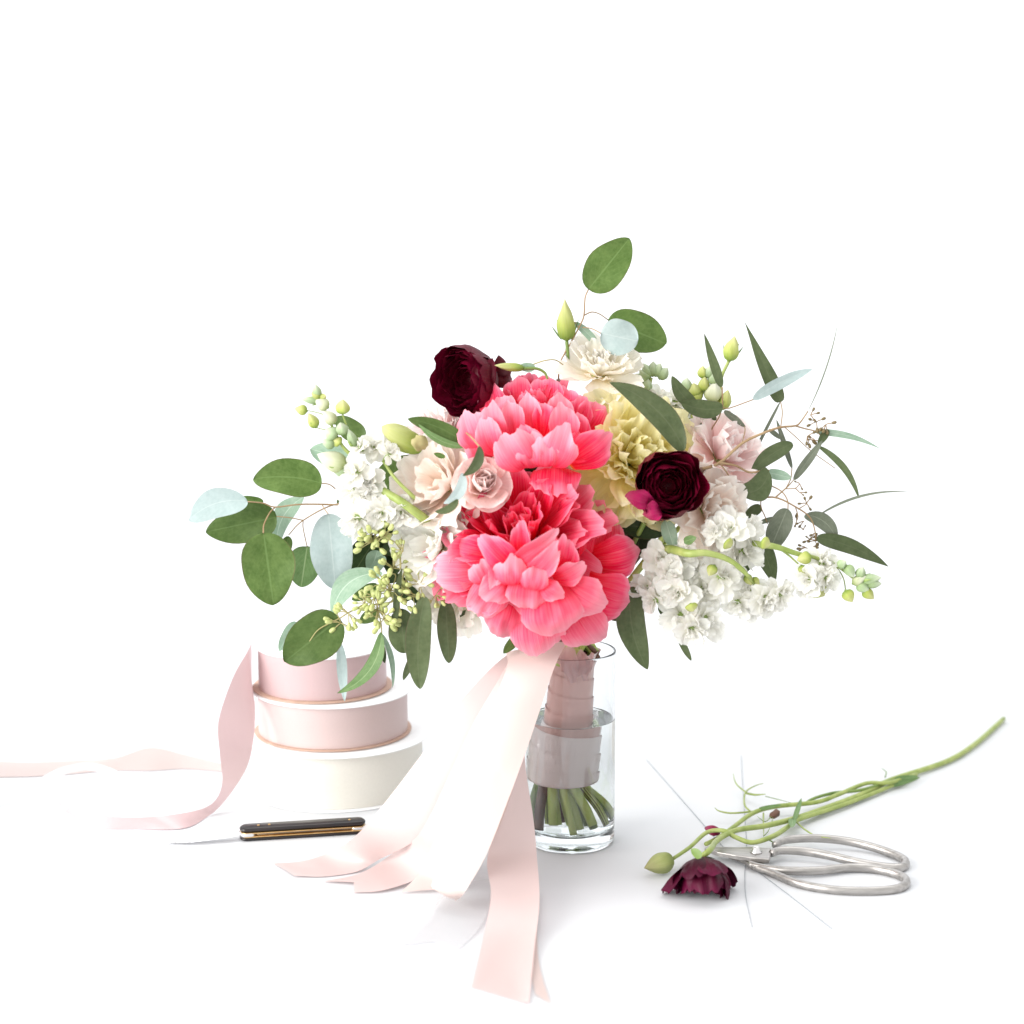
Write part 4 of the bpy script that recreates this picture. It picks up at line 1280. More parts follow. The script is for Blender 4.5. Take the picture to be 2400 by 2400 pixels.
twigs(o, [([(1250, 1900), (1300, 1780), (1330, 1660), (1400, 1540), (1430, 1470), (1480, 1470), (1660, 1405)], .0006, .0004, .0, .0), ([(1140, 1790), (1180, 1840), (1210, 1900)], .0006, .0006, -.05, -.02), ([(1290, 1560), (1330, 1620), (1320, 1700)], .0005, .0005, .0, .0), ([(1430, 1470), (1425, 1310)], .0005, .0005, .0, .0)], 'twig', KC)
bouquet_stem(o, P(*KC(1210, 1900), -.02), M['stem_brown'], .0016)

# airy willow branch, right
o = thing('eucalyptus_branch', 'airy branch of thin willowy leaves and brown seeds spreading out at the right', 'eucalyptus', P(*KD(160, 1280), -.02), 'eucalyptus in the bouquet')
for b, t, w, yb, yt, mt, kw in [
    ((740, 780), (465, 168), 112, .02, .02, 'leaf_olive', dict(k=1.25, pk=.24)),
    ((530, 760), (978, 532), 92, .012, .01, 'leaf_pale', dict(k=1.1, bend=6, roll=20)),
    ((735, 780), (445, 1345), 24, .02, .01, 'leaf_grey', dict(k=.8)),
    ((830, 1092), (515, 1318), 120, -.02, -.022, 'leaf_olive', dict(k=.9, bend=-8)),
    ((650, 1300), (400, 1450), 190, -.026, -.03, 'leaf_olive', dict(k=.8, bend=24)),
    ((825, 1280), (708, 912), 42, -.01, -.01, 'leaf_grey', dict(k=1.0)),
    ((650, 985), (750, 1062), 38, .0, .0, 'leaf_grey', dict()),
    ((1005, 1005), (1490, 1132), 52, .0, .0, 'leaf_sage', dict(bend=10, k=1.1, pk=.3)),
    ((1055, 1070), (838, 1368), 66, -.005, -.005, 'leaf_grey', dict(k=1.0, pk=.6)),
    ((1020, 1110), (1332, 1510), 52, -.004, -.004, 'leaf_olive', dict(k=1.0, bend=16)),
    ((640, 1310), (818, 1352), 80, -.018, -.018, 'leaf_sage', dict(k=.8)),
    ((945, 850), (1170, 185), 10, .0, .01, 'leaf_grey', dict(k=1.0, bend=-8, pk=.5)),
    ((1020, 1640), (1720, 1460), 20, -.01, -.01, 'leaf_grey', dict(k=1.2, bend=20, pk=.4)),
    ((790, 1585), (665, 1885), 175, -.03, -.034, 'leaf_grey', dict(k=.85, pk=.52)),
    ((592, 1565), (468, 1650), 85, -.02, -.02, 'leaf_olive', dict(k=.8)),
    ((925, 1630), (1162, 1830), 120, -.022, -.02, 'leaf_grey', dict(k=.85, bend=16)),
    ((705, 1652), (555, 1700), 40, -.02, -.02, 'leaf_grey', dict()),
    ((430, 1480), (370, 1640), 90, -.012, -.014, 'leaf_grey', dict(k=.85)),
    ((1100, 985), (1020, 1110), 60, .0, -.004, 'leaf_olive', dict()),
]:
    leaf(o, KD(*b), KD(*t), w * s, yb, yt, M[mt], **kw)
s2 = 700 / 1932
leaf(o, KE(1420, 440), KE(1885, 630), 105 * s2, -.024, -.02, M['leaf_olive'], k=1.1, pk=.35, bend=10)
twigs(o, [([(150, 1285), (280, 1240), (450, 1090), (620, 1010), (740, 970), (850, 960), (890, 930), (945, 850)], .0012, .0005, -.04, .0), ([(850, 960), (920, 980), (1010, 1005), (1060, 1060)], .0006, .0004, -.005, .0),
          ([(280, 1240), (400, 1260), (500, 1310), (600, 1300), (650, 1295)], .0009, .0006, -.036, -.022), ([(545, 1510), (700, 1500), (850, 1570), (960, 1650), (1000, 1760), (1000, 1830)], .0007, .0004, -.03, -.022),
          ([(700, 1500), (790, 1420), (838, 1368)], .0006, .0004, -.028, -.01), ([(780, 1435), (850, 1430), (885, 1395)], .0004, .0003, -.02, -.02), ([(850, 1430), (885, 1465)], .0004, .0003, -.02, -.02),
          ([(450, 1090), (470, 1000), (468, 965)], .0004, .0004, -.02, .0), ([(740, 970), (752, 860), (740, 780)], .0004, .0004, -.005, .02), ([(770, 970), (850, 1040), (970, 1150), (1150, 1280)], .0004, .0003, -.005, -.002),
          ([(620, 1390), (740, 1450), (790, 1520), (795, 1590)], .0005, .0004, -.024, -.03), ([(600, 1430), (590, 1560), (620, 1640), (640, 1700)], .0005, .0004, -.022, -.02), ([(850, 1570), (870, 1640), (860, 1680)], .0004, .0003, -.026, -.026),
          ([(960, 1650), (1020, 1640)], .0004, .0003, -.022, -.01), ([(825, 1280), (815, 1360), (780, 1430)], .0004, .0004, -.01, -.02), ([(280, 1240), (350, 1340), (370, 1400)], .0006, .0004, -.036, -.03), ([(870, 1590), (935, 1550)], .0004, .0003, -.024, -.024)],
      'twig', KD)
for i, (x, y, n, r) in enumerate([(965, 880, 3, 60), (1010, 930, 4, 70), (1080, 950, 4, 70), (940, 1040, 4, 70), (1000, 1070, 3, 50), (880, 1395, 2, 40), (885, 1465, 2, 40), (935, 1545, 4, 60), (860, 1680, 3, 50), (915, 1680, 2, 50), (910, 1745, 2, 40), (1000, 1770, 3, 50), (960, 1820, 4, 50), (1000, 1830, 4, 50), (930, 1880, 4, 60), (970, 1890, 4, 60)]):
    umbel(o, KD(x, y), -.02 if y > 1200 else .0, n, r * s * 1.2, 200 + i, 'seed_brown', 'twig')
bouquet_stem(o, P(*KD(150, 1285), -.04), M['stem_brown'], .0022, via=[P(1500, 1300, -.01)])

# leaves under the flowers, right of the neck
o = thing('eucalyptus_branch', 'large dark pointed leaves hanging below the front peony on its right', 'eucalyptus', P(*KE(200, 800), -.03), 'eucalyptus in the bouquet')
for b, t, w, yb, yt, mt, kw in [
    ((215, 760), (325, 1295), 190, -.045, -.055, 'leaf_olive', dict(bend=-16, k=1.0, pk=.42)),
    ((260, 850), (70, 960), 150, -.035, -.035, 'leaf_olive', dict(k=.85)),
    ((1075, 500), (1150, 745), 120, -.03, -.034, 'leaf_olive', dict(k=1.0, pk=.3)),
    ((520, 1070), (608, 1238), 46, -.03, -.034, 'leaf_olive', dict(k=.9)),
    ((400, 880), (450, 960), 50, -.02, -.02, 'leaf_olive', dict()),
    ((460, 380), (110, 360), 160, -.03, -.03, 'leaf_shaded', dict()),
    ((300, 320), (250, 560), 170, -.02, -.024, 'leaf_shaded', dict()),
    ((440, 330), (500, 520), 100, -.034, -.04, 'leaf_sage', dict()),
    ((560, 470), (640, 440), 60, -.06, -.066, 'leaf_mid', dict()),
    ((1020, 560), (930, 690), 50, -.02, -.02, 'leaf_olive', dict()),
]:
    leaf(o, KE(*b), KE(*t), w * s2, yb, yt, M[mt], **kw)
leaf(o, KG(850, 1260), KG(740, 1390), 24, -.05, -.055, M['leaf'])
bouquet_stem(o, P(*KE(215, 740), -.035), M['stem_dark'], .002)

# curled leaf and pointed leaf at the rose
o = thing('eucalyptus_branch', 'pointed two-tone green leaf and curled olive leaves beside the small rose', 'eucalyptus', P(*KB(560, 860), -.04), 'eucalyptus in the bouquet')
leaf(o, KB(470, 845), KB(18, 648), 130 * s, -.052, -.056, M['leaf'], bend=-10, k=1.0, fold=20, roll=-15)
leaf(o, KB(450, 860), KB(100, 690), 60 * s, -.054, -.058, M['leaf_mid'], bend=12, k=1.0)
leaf(o, KB(565, 858), KB(435, 1080), 80 * s, -.085, -.088, M['leaf_olive'], bend=14, k=.95)
leaf(o, KB(436, 1060), KB(290, 1290), 90 * s, -.086, -.088, M['leaf_pale'], bend=16, k=.9)
leaf(o, KB(400, 1262), KB(225, 1352), 62 * s, -.088, -.09, M['leaf_olive'], bend=8, k=.8)
leaf(o, KB(300, 940), KB(215, 910), 40 * s, -.05, -.05, M['leaf'], k=1)
tube('twig', [P(*KB(560, 860), -.085), P(*KB(500, 790), -.07), P(*KB(440, 740), -.05)], [.0006, .0006], M['twig'], o)
bouquet_stem(o, P(*KB(470, 845), -.045), M['stem_dark'], .0016, via=[P(1150, 1090, -.02)])

# filler leaves, mostly coloured as in shade, added to darken gaps in the heart of the bouquet
o = thing('eucalyptus_branch', 'added green leaves, most darkened for shade, filling the gaps between the flower heads in the heart of the bouquet', 'eucalyptus', P(1290, 1200, .02), 'eucalyptus in the bouquet')
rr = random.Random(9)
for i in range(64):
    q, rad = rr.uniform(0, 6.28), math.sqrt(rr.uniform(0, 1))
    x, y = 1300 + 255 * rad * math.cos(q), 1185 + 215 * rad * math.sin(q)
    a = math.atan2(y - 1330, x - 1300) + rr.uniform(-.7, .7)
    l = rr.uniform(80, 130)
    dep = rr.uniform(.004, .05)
    leaf(o, (x - l * .5 * math.cos(a), y - l * .5 * math.sin(a)), (x + l * .5 * math.cos(a), y + l * .5 * math.sin(a)), rr.uniform(50, 90), dep, dep - rr.uniform(-.02, .03), M['leaf_shaded' if i % 4 else 'leaf'], k=.95, roll=rr.uniform(-50, 50), fold=14, nu=4, nv=8)
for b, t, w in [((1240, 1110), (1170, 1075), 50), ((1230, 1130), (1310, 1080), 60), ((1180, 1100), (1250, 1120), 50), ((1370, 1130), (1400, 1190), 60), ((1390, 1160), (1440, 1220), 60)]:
    leaf(o, b, t, w, -.02, -.025, M['leaf_shaded'], k=.95)
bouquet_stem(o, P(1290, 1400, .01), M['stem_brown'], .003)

# ------------------------------------------------------------------ ribbons falling from the neck


def ribbon(name, label, A, B, mat, cat='ribbon', group=None, n=60, m=8, cup=0.0, notch=0.0, cut=0.0, ripple=0.0, seed=0, parent=None):
    """satin strip between two edge lines"""
    ca, cb = catmull(A, n), catmull(B, n)
    rr = random.Random(seed)
    ph = rr.uniform(0, 6)
    pts = []
    for j in range(n + 1):
        a, b = ca[j], cb[j]
        w = (b - a)
        t = (ca[min(j + 1, n)] - ca[max(j - 1, 0)]).normalized()
        nn = t.cross(w.normalized() if w.length > 1e-9 else Vector((1, 0, 0)))
        if nn.length > 1e-6:
            nn.normalize()
        for i in range(m + 1):
            s_ = i / m
            p = a.lerp(b, s_)
            e = j / n
            if notch and e > 0.9:
                p = p - t * (notch * (1 - abs(2 * s_ - 1)) * (e - 0.9) * 10)
            if cut and e > 0.9:
                p = p + t * (cut * (s_ - .5) * (e - 0.9) * 10)
            p = p + nn * (cup * w.length * (4 * s_ * (1 - s_)) + ripple * math.sin(9 * e + ph + 3 * s_))
            if p.z < 0.0006:
                p.z = 0.0006
            pts.append(p)
    me = mesh_grid(name, pts, m, n)
    if parent is None:
        c0 = (ca[0] + cb[0]) / 2
        me.transform(Matrix.Translation(-c0))
        o = obj(name, me, mat, None, Matrix.Translation(c0))
        return tag(o, label, cat, group)
    return obj(name, me, mat, parent)


def lay(rows, z_lay=0.0012):
    """rows of (px, py, y) hanging in the air, or (px, py, 'g', z) lying on the table"""
    out = []
    for r in rows:
        out.append(G(r[0], r[1], r[3] if len(r) > 3 else z_lay) if r[2] == 'g' else P(*r))
    return out


RG = 'ribbon tails hanging from the bouquet'
NY = -0.046
# leftmost
ribbon('ribbon', 'leftmost blush ribbon tail sweeping to a point past the knife handle',
       lay([(1190, 1535, -.030), (1150, 1568, -.042), (1095, 1625, -.050), (1039, 1696, -.056), (979, 1780, -.062), (890, 1896, -.066), (830, 1961, -.068), (774, 1998, 'g', .004), (713, 2017, 'g', .002), (640, 2022, 'g', .001)]),
       lay([(1240, 1545, -.034), (1205, 1580, -.046), (1165, 1660, -.056), (1125, 1745, -.064), (1075, 1850, -.072), (985, 1960, -.078), (890, 2015, 'g', .006), (840, 2040, 'g', .002), (760, 2054, 'g', .001), (690, 2054, 'g', .001)]),
       M['satin_blush'], group=RG, cup=.03, ripple=.0007, seed=3)
ribbon('ribbon', 'second blush ribbon tail from the left with a forked end on the table',
       lay([(1200, 1535, -.036), (1170, 1590, -.050), (1109, 1696, -.062), (1053, 1817, -.076), (988, 1947, -.088), (923, 1998, 'g', .008), (848, 2045, 'g', .002), (755, 2066, 'g', .001)]),
       lay([(1270, 1545, -.040), (1230, 1590, -.056), (1195, 1710, -.072), (1150, 1860, -.088), (1080, 1985, -.100), (988, 2054, 'g', .006), (900, 2086, 'g', .002), (830, 2092, 'g', .001)]),
       M['satin_blush'], group=RG, cup=.03, notch=.012)
ribbon('ribbon', 'pale ribbon tail lying between the forked tail and the broad front tail',
       lay([(1205, 1540, -.042), (1170, 1620, -.058), (1100, 1790, -.080), (1040, 1920, -.095), (990, 2035, 'g', .014), (940, 2090, 'g', .002)]),
       lay([(1275, 1545, -.046), (1240, 1630, -.064), (1215, 1800, -.090), (1165, 1950, -.110), (1090, 2062, 'g', .010), (1040, 2085, 'g', .002)]),
       M['satin_peach'], group=RG, cup=.03, ripple=.0007, seed=3)
ribbon('ribbon', 'broad pale front ribbon tail falling straight from the neck over the vase',
       lay([(1186, 1528, -.045), (1188, 1560, -.060), (1160, 1640, -.070), (1120, 1750, -.084), (1080, 1880, -.104), (1040, 2000, -.124), (1010, 2075, -.140), (1040, 2095, 'g', .012)]),
       lay([(1330, 1505, -.050), (1300, 1565, -.066), (1267, 1660, -.080), (1232, 1760, -.096), (1190, 1875, -.116), (1140, 2005, -.140), (1095, 2085, -.156), (1068, 2112, 'g', .006)]),
       M['satin_peach'], group=RG, cup=.05, ripple=.0009, seed=5)
ribbon('ribbon', 'blush ribbon tail in front of the vase foot, running nearest to the viewer',
       lay([(1225, 1600, -.050), (1215, 1700, -.064), (1200, 1800, -.078), (1175, 1900, -.096), (1142, 2012, -.120), (1150, 2100, 'g', .020), (1132, 2199, 'g', .006), (1104, 2312, 'g', .001)]),
       lay([(1255, 1600, -.050), (1235, 1720, -.060), (1230, 1790, -.070), (1249, 1920, -.088), (1258, 2003, -.106), (1265, 2105, 'g', .016), (1254, 2210, 'g', .005), (1240, 2352, 'g', .001)]),
       M['satin_blush'], group=RG, cup=-.04, ripple=.0008, seed=8)
ribbon('ribbon', 'short pale strip added for the faint shadow beside the nearest tail at its lower right',
       lay([(1200, 2090, 'g', .0015), (1220, 2180, 'g', .0012), (1240, 2260, 'g', .001), (1255, 2330, 'g', .001)]),
       lay([(1262, 2090, 'g', .0015), (1259, 2180, 'g', .0012), (1264, 2260, 'g', .001), (1290, 2352, 'g', .001)]),
       M['satin_peach'], group=RG)  # strip laid in place of a faint beige shadow wedge on the table
ribbon('ribbon', 'sheer white ribbon end with a woven shimmer lying flat on the table',
       lay([(1060, 2070, 'g', .003), (1030, 2110, 'g', .002), (990, 2160, 'g', .0015), (935, 2216, 'g', .001)]),
       lay([(1150, 2060, 'g', .003), (1145, 2130, 'g', .002), (1120, 2180, 'g', .0015), (1075, 2226, 'g', .001)]),
       M['sheer'], group=RG, notch=.01)

# ------------------------------------------------------------------ ribbon spools
SP1 = G(790, 1906 - 66)
Ra = 215 * S(SP1.y)
SP1 = Vector((SP1.x, G(790, 1906).y + Ra, 0))
zA = P(790, 1773, SP1.y - Ra).z
zB = P(785, 1659, SP1.y - 190 * S(SP1.y)).z
zC = P(755, 1545, SP1.y - 160 * S(SP1.y)).z
US = S(SP1.y)


def disc_raw(r, ri, z0, z1, segs=72):
    b = min(0.0004, (z1 - z0) * .3)
    prof = [(ri, z0), (r - b, z0), (r, z0 + b), (r, z1 - b), (r - b, z1), (ri, z1), (ri, z0)]
    return lathe_raw(prof, segs, close=False)


def spool(label, cx, rr_, rf_top, rf_bot, z0, z1, ribmat, botmat, topmat):
    o = thing('ribbon_spool', label, 'ribbon spool', (P(cx, 1700, SP1.y).x, SP1.y, z0), 'stacked ribbon spools')
    h = z1 - z0
    ft = 0.0011
    obj('flange', join_raw('flange', [disc_raw(rf_bot * US, 0.012, 0.0002, ft)]), M[botmat], o, Matrix.Identity(4))
    obj('flange', join_raw('flange', [disc_raw(rf_top * US, 0.012, h - ft, h - 0.0002)]), M[topmat], o, Matrix.Identity(4))
    # wound ribbon: slightly uneven roll
    pts = []
    nu, nv = 72, 12
    for j in range(nv + 1):
        v = j / nv
        for i in range(nu):
            q = 2 * math.pi * i / nu
            r = rr_ * US * (1 + 0.0022 * math.sin(3 * q + 1) - 0.004 * (2 * v - 1) ** 6)
            pts.append((r * math.cos(q), r * math.sin(q), ft + 0.0003 + (h - 2 * ft - 0.0006) * v))
    obj('ribbon_roll', mesh_grid('ribbon_roll', pts, nu, nv, True), M[ribmat], o, Matrix.Identity(4))
    obj('hub', join_raw('hub', [lathe_raw([(0.012, 0.0002), (0.0128, 0.0002), (0.0128, h - .0002), (0.012, h - .0002), (0.012, 0.0002)], 32, close=False)]), M['kraft'], o, Matrix.Identity(4))
    return o


spool('large spool of ivory satin ribbon at the bottom of the stack', 790, 203, 226, 216, 0.0, zA, 'satin_ivory', 'card', 'card')
spool('spool of peach blush satin ribbon in the middle of the stack', 781, 178, 192, 187, zA + .0004, zB, 'satin_blush', 'kraft', 'card')
spool('small spool of pink satin ribbon on top of the stack', 758, 152, 158, 166, zB + .0004, zC, 'satin_pink', 'kraft', 'card')

# loose ribbon running off the top spool
yS = SP1.y - 0.02
ribbon('ribbon', 'pink ribbon unwinding from the top spool, dropping and curling on the table at the left',
       lay([(590, 1505, SP1.y), (578, 1530, yS - .01), (545, 1590, yS - .03), (512, 1690, yS - .045), (515, 1765, yS - .055), (520, 1840, yS - .060), (490, 1888, 'g', .008), (408, 1909, 'g', .008), (304, 1916, 'g', .010), (206, 1905, 'g', .012), (128, 1874, 'g', .012)]),
       lay([(590, 1640, SP1.y), (596, 1640, yS - .008), (598, 1665, yS - .02), (596, 1720, yS - .03), (582, 1790, yS - .035), (548, 1850, yS - .045), (500, 1905, 'g', .001), (435, 1940, 'g', .001), (326, 1943, 'g', .001), (225, 1940, 'g', .001), (150, 1902, 'g', .001)]),
       M['satin_pink'], group='loose ribbon on the table')
ribbon('ribbon', 'pale peach ribbon lying far back on the table and leaving at the left edge',
       lay([(-60, 1780, 'g', .004), (60, 1786, 'g', .006), (180, 1782, 'g', .008), (270, 1776, 'g', .010), (353, 1752, 'g', .016), (440, 1770, 'g', .010), (560, 1800, 'g', .004)]),
       lay([(-60, 1822, 'g', .001), (60, 1820, 'g', .001), (140, 1816, 'g', .001), (260, 1806, 'g', .001), (353, 1806, 'g', .001), (440, 1802, 'g', .001), (560, 1812, 'g', .001)]),
       M['satin_far_dim'], group='loose ribbon on the table')
ribbon('ribbon', 'sheer white ribbon arching over the table between the two pink loops at the left',
       lay([(-60, 1890, 'g', .002), (60, 1840, 'g', .010), (140, 1800, 'g', .018), (206, 1788, 'g', .020), (270, 1805, 'g', .016), (340, 1850, 'g', .008), (450, 1876, 'g', .002)]),
       lay([(-60, 1905, 'g', .001), (60, 1862, 'g', .006), (130, 1825, 'g', .012), (206, 1806, 'g', .014), (280, 1828, 'g', .010), (350, 1866, 'g', .004), (450, 1884, 'g', .001)]),
       M['sheer'], group='loose ribbon on the table')

# ------------------------------------------------------------------ folding knife
def build_knife():
    a = G(563, 1974); b = G(836, 1957)
    a = a.lerp(b, -0.0)
    d = (b - a).normalized()
    Ln = (b - a).length * 1.085
    side = Vector((-d.y, d.x, 0))          # away from the camera
    if side.y < 0:
        side = -side
    o = thing('pocket_knife', 'open pocket knife with black handle and small pale blade', 'knife', a)
    fr = Matrix((( d.x, side.x, 0, 0), (d.y, side.y, 0, 0), (0, 0, 1, 0), (0, 0, 0, 1)))
    Wd = 0.0125

    def slab(x0, x1, y0, y1, z0, z1, rnd=0.004, bev=0.0007, top_round=False):
        """rounded-end bar"""
        out = []
        n = 8
        for sx, cx in ((1, x1 - rnd), (-1, x0 + rnd)):
            for i in range(n + 1):
                q = -math.pi / 2 + math.pi * i / n
                hy = (y1 - y0) / 2
                x = cx + sx * math.cos(q) * rnd
                y = (y0 + y1) / 2 + sx * math.sin(q) * hy
                out.append((x, y))
        k = len(out)
        cx_, cy_ = (x0 + x1) / 2, (y0 + y1) / 2
        V, Fc = [], []
        lv = [(z0, bev), (z0 + bev, 0), (z1 - bev, 0), (z1, bev)]
        for z, ins in lv:
            for x, y in out:
                V.append((x - math.copysign(ins, x - cx_), y - math.copysign(ins, y - cy_), z))
        for j in range(3):
            for i in range(k):
                i2 = (i + 1) % k
                Fc.append((j * k + i, j * k + i2, (j + 1) * k + i2, (j + 1) * k + i))
        Fc.append(tuple(range(k - 1, -1, -1)))
        Fc.append(tuple(3 * k + i for i in range(k)))
        return V, Fc
    obj('handle_scale', join_raw('handle_scale', [slab(0, Ln, 0, Wd, 0.0, .0030, bev=.0011)]), M['black'], o, fr)
    obj('handle_scale', join_raw('handle_scale', [slab(0, Ln, 0.0, Wd, .0066, .0102, bev=.0013)]), M['black'], o, fr)
    obj('liner', join_raw('liner', [slab(.0005, Ln - .0005, -.0003, Wd, .0030, .0038, bev=.0001)]), M['brass'], o, fr)
    obj('liner', join_raw('liner', [slab(.0005, Ln - .0005, -.0003, Wd, .0058, .0066, bev=.0001)]), M['brass'], o, fr)
    obj('spring', join_raw('spring', [slab(.010, Ln - .008, .0022, Wd - .001, .0039, .0057, bev=.0001)]), M['steel_dark'], o, fr)
    obj('bolster', join_raw('bolster', [slab(-.0004, .012, -.0006, Wd, .0036, .0062, rnd=.003, bev=.0003)]), M['steel_bright'], o, fr)
    obj('bolster', join_raw('bolster', [slab(Ln - .012, Ln + .0004, -.0004, Wd, .0040, .0060, rnd=.003, bev=.0003)]), M['steel_bright'], o, fr)
    for x in (.014, .022, Ln - .012):
        obj('pin', join_raw('pin', [lathe_raw([(.0001, .0100), (.0011, .0100), (.0010, .0105), (.0004, .0107)], 10, (x, Wd / 2, 0))]), M['brass'], o, fr)
    # blade
    n = 16
    V, Fc = [], []
    Lb = (G(563, 1962) - G(398, 1982)).length
    for i in range(n + 1):
        t = i / n
        x = -Lb * t
        y1 = .0085 if t < .9 else .0085 - .004 * ((t - .9) / .1) ** 2
        y0 = .0005 - .001 * math.sin(math.pi * t) if t < .72 else .0005 + .0055 * ((t - .72) / .28) ** 1.7
        if t < .12:
            y0 = .0030 - .0025 * t / .12
            y1 = .0070 + .0015 * t / .12
        zc = .0049 - .0036 * t
        th = .0008 * (1 - .5 * t)
        V += [(x, y0, zc), (x, y1, zc - th + .42 * (y1 - y0)), (x, y1, zc + th + .42 * (y1 - y0))]
    for i in range(n):
        for k in range(3):
            k2 = (k + 1) % 3
            Fc.append((i * 3 + k, i * 3 + k2, (i + 1) * 3 + k2, (i + 1) * 3 + k))
    Fc += [(0, 2, 1), (n * 3, n * 3 + 1, n * 3 + 2)]
    obj('blade', join_raw('blade', [(V, Fc)], smooth=False), M['steel_bright'], o, fr)


build_knife()

# ------------------------------------------------------------------ scissors
def build_scissors():
    o = thing('scissors', 'old grey steel florist scissors with big open loops lying closed', 'scissors', G(1772, 1995, .004))

    def loop(rows, z, name, r=.0028):
        pts = [G(*KS(x, y), z + dz) for x, y, dz in rows]
        n = len(pts)
        tube(name, pts, [r * .85, r, r, r * 1.05, r, r, r * .85], M['steel'], o, n=72, segs=12, flat=1.15)
    loop([(742, 672, .006), (800, 648, .006), (940, 640, .005), (1100, 656, .003), (1250, 695, .001), (1360, 742, 0), (1352, 778, 0), (1270, 778, 0), (1140, 755, .0012), (1000, 722, .003), (880, 702, .004), (770, 698, .0045), (728, 712, .0045)], .0030, 'handle_loop')
    loop([(622, 764, .001), (690, 782, .001), (800, 795, .0015), (950, 795, .0015), (1100, 780, .001), (1230, 788, .0005), (1340, 818, 0), (1372, 850, 0), (1330, 880, 0), (1200, 892, 0), (1020, 886, 0), (860, 858, 0), (740, 810, 0), (650, 776, .0005)], .0028, 'handle_loop')

    def plate(rows, z0, z1, name, mat):
        lo = [G(*KS(x, y), z0) for x, y in rows]
        hi = [Vector((p.x, p.y, z1)) for p in lo]
        k = len(lo)
        V = lo + hi
        Fc = [tuple(range(k - 1, -1, -1)), tuple(range(k, 2 * k))] + [(i, (i + 1) % k, k + (i + 1) % k, k + i) for i in range(k)]
        me = join_raw(name, [(V, Fc)], smooth=False)
        ob = obj(name, me, mat, o)
        bv = ob.modifiers.new('bevel', 'BEVEL')
        bv.width = .0005
        bv.segments = 2
        return ob
    plate([(408, 704), (430, 698), (560, 702), (640, 700), (722, 706), (726, 726), (718, 760), (650, 754), (560, 742), (470, 726)], .0050, .0082, 'blade', M['steel'])
    plate([(470, 716), (600, 742), (690, 776), (712, 798), (640, 792), (590, 760)], .0018, .0048, 'blade', M['steel_dark'])
    c = G(*KS(655, 706), .0082)
    obj('screw', join_raw('screw', [lathe_raw([(.0001, 0), (.0042, 0), (.0044, .0006), (.0028, .0012), (.0027, .0030), (.0018, .0042), (.0003, .0046)], 24, c)]), M['steel_bright'], o)


build_scissors()

# ------------------------------------------------------------------ two florist wires
for lab, rows in [('thin grey florist wire lying diagonally under the scissors blades', [(1515, 1780), (1612, 1890), (1712, 2002), (1772, 2040), (1860, 2106), (1950, 2177)]),
                  ('thin grey florist wire lying up and down across the stem beside the scissors', [(1737, 1770), (1742, 1860), (1750, 1985), (1746, 2040), (1748, 2100), (1763, 2173)])]:
    c0 = G(*rows[0], .0005)
    me = join_raw('florist_wire', [tube_raw([G(x, y, .0006) - c0 for x, y in rows], .00022, n=30, segs=5)])
    tag(obj('florist_wire', me, M['wire'], None, Matrix.Translation(c0)), lab, 'wire', 'florist wires')

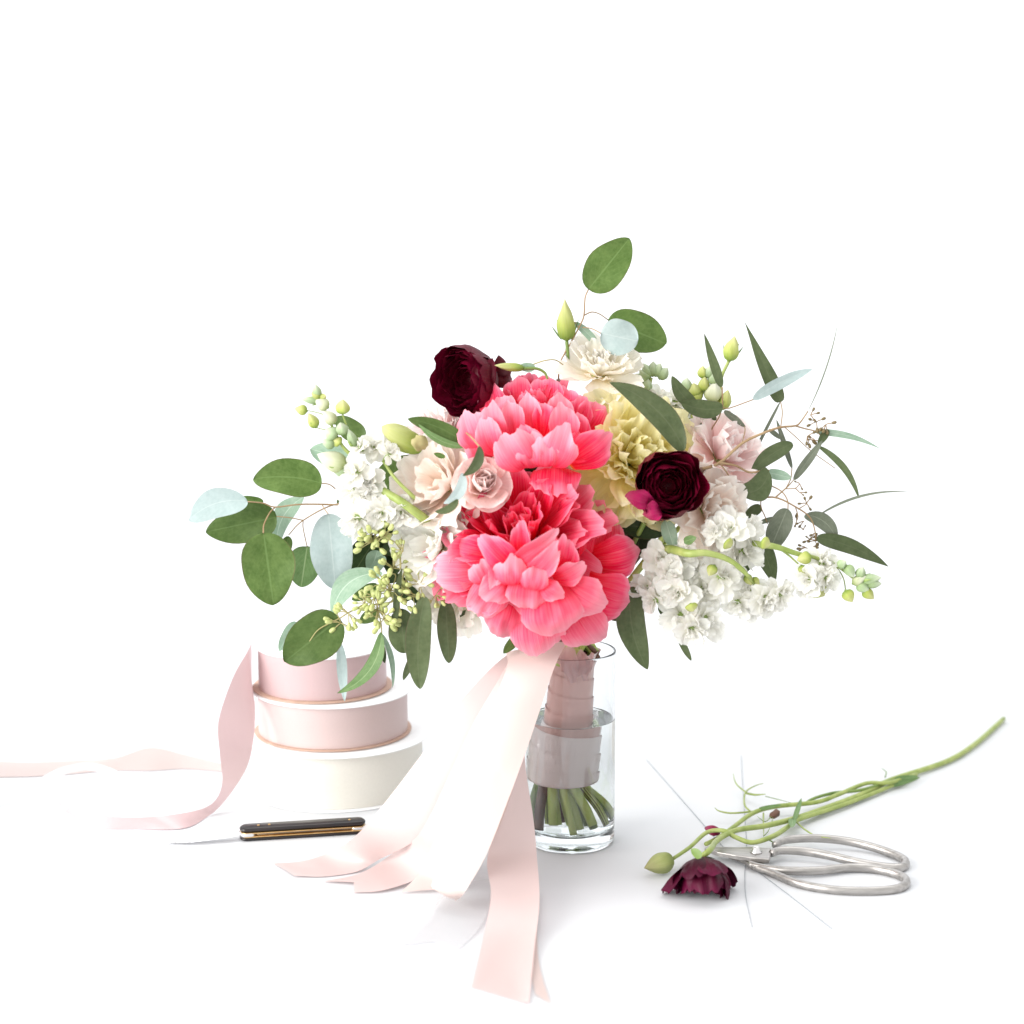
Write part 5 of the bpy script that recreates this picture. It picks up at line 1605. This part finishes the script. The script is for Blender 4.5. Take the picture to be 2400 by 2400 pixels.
# ------------------------------------------------------------------ ranunculus lying on the table
def build_cut_ranunculus():
    fl_c = G(1652, 2112, 0.0)
    r = 74 * S(fl_c.y)
    C = Vector((fl_c.x, fl_c.y + .014, r * 0.80))
    o = thing('ranunculus', 'burgundy ranunculus lying face down on the table with its long green stem', 'ranunculus', C, 'burgundy ranunculus')
    ax = (Vector((.10, -.42, -1.0))).normalized()
    rr = random.Random(5)
    fr = frame(ax, .6)
    for k, (n, L, W, a0, a1) in enumerate([(7, 1.62, 1.2, 84, 8), (7, 1.55, 1.15, 74, 4), (7, 1.4, 1.0, 58, 0), (6, 1.0, .75, 40, -4), (5, .9, .6, 22, -10)]):
        var = [petal_mesh(L * r, W * r, a0 + rr.uniform(-5, 5), a1 + rr.uniform(-26, 26), .55, .8, .07, rr.uniform(5, 8), rr.randint(0, 999), jag=.05, rnd=.22, crumple=.22) for _ in range(4)]
        ring(o, M['burgundy_dark'], fr, n, var, rr.uniform(0, 6), rr, tilt=12, scale=.14, offset=(0, 0, -.42 * r))
    var = [petal_mesh(.50 * r, .16 * r, 92, 60, .3, .4, .02, 4, 5 + i, nu=5, nv=6, rnd=.5, base=.5) for i in range(3)]
    ring(o, M['leaf_olive'], fr, 5, var, 0.4, rr, tilt=8, name='sepal', offset=(0, 0, -.46 * r))
    st = C - ax * (.45 * r)
    g = lambda x, y, zz=.0035: G(*KS(x, y), zz)
    main = [g(1835, 70, .003), g(1700, 190, .003), g(1560, 275, .003), g(1300, 362, .004), g(1150, 435, .004), g(1000, 492, .004), g(850, 543, .006), g(700, 580, .010), g(560, 602, .014), g(470, 650, .016), st + Vector((.006, .003, .004)), st]
    tube('stem', main, [.0021, .0023, .0024, .0022, .0020, .0022], M['stem'], o, n=70, segs=10)
    tube('stem', [g(1420, 335, .004), g(1290, 375, .007), g(1180, 378, .008), g(1050, 430, .008), g(940, 468, .008), g(750, 488, .008), g(640, 520, .007), g(540, 592, .006), g(470, 640, .005), g(415, 668, .005)], [.0016, .0018, .0016], M['stem'], o, n=50, segs=8)
    tube('stem', [g(1300, 365, .005), g(1150, 410, .007), g(1020, 425, .008), g(930, 450, .008), g(880, 480, .006)], [.0012, .0014, .0010], M['stem_dark'], o, n=24, segs=7)
    tube('stem', [g(1400, 350, .003), g(1100, 470, .004), g(860, 550, .006), g(800, 590, .008), g(740, 628, .010), g(640, 660, .010), g(560, 636, .012), g(500, 604, .016), g(420, 612, .014), g(340, 682, .012), g(258, 738, .010)], [.0016, .0019, .0017, .0013], M['stem'], o, n=60, segs=8)

    def bud(b, t, w, zb, zt, mat, nm='bud', tip=1.0):
        B, T = G(*KS(*b), zb), G(*KS(*t), zt)
        ax_ = T - B
        me = bud_mesh(ax_.length, w * (950 / 1932) * S(B.y) / 2, twist=.4, tipness=tip)
        obj(nm, me, M[mat], o, Matrix.Translation(B - C) @ Vector((0, 0, 1)).rotation_difference(ax_.normalized()).to_matrix().to_4x4())
    bud((258, 742), (120, 782), 104, .010, .008, 'bud_dull', tip=1.15)
    bud((480, 612), (408, 590), 50, .012, .010, 'magenta')
    bud((722, 540), (762, 512), 36, .006, .008, 'stem_brown', tip=.4)
    # thin bracts and tendrils
    for pts, r0 in [([(625, 510), (600, 480), (605, 420), (650, 390), (690, 378)], .0008), ([(605, 420), (560, 380), (545, 330)], .0007), ([(605, 425), (650, 433), (700, 430)], .0010), ([(700, 440), (760, 455), (820, 470)], .0004),
                    ([(640, 512), (540, 520), (480, 510), (458, 495)], .0008), ([(690, 520), (690, 570), (692, 625)], .0007), ([(735, 528), (700, 560), (660, 535)], .0004), ([(700, 590), (730, 560), (735, 540)], .0004),
                    ([(850, 565), (890, 600), (940, 628), (1010, 640)], .0007), ([(1270, 350), (1275, 325), (1252, 305)], .0006), ([(720, 650), (745, 665)], .0006), ([(690, 630), (710, 610), (720, 590)], .0004)]:
        n = len(pts)
        tube('tendril', [g(x, y, .006 + .006 * i / n) for i, (x, y) in enumerate(pts)], [r0, r0 * .9, r0 * .35], M['stem_dark' if r0 < .0007 else 'stem'], o, n=14, segs=5)
    for b, t, w, zb in [((835, 560), (872, 448), 26, .008), ((830, 545), (825, 590), 40, .008), ((660, 505), (780, 480), 20, .008), ((1310, 360), (1430, 345), 24, .006), ((1290, 395), (1440, 350), 26, .003), ((392, 735), (345, 690), 44, .03)]:
        B, T = G(*KS(*b), zb), G(*KS(*t), zb + .004)
        a_ = T - B
        sd = (CAM - B).normalized().cross(a_.normalized()).normalized()
        nn = 8
        W = w * (950 / 1932) * S(B.y) / 2
        pts = []
        for j in range(nn + 1):
            tt = j / nn
            hw = W * (max(tt, 1e-5) / .35) ** .35 * (max(1 - tt, 0) / .65) ** .65
            for i in range(5):
                q = -1 + i / 2
                pts.append(B + a_ * tt + sd * (q * hw) + Vector((0, 0, .2 * hw * q * q)))
        obj('bract', mesh_grid('bract', pts, 4, nn), M['leaf_mid' if zb < .02 else 'stem_dark'], o)


build_cut_ranunculus()
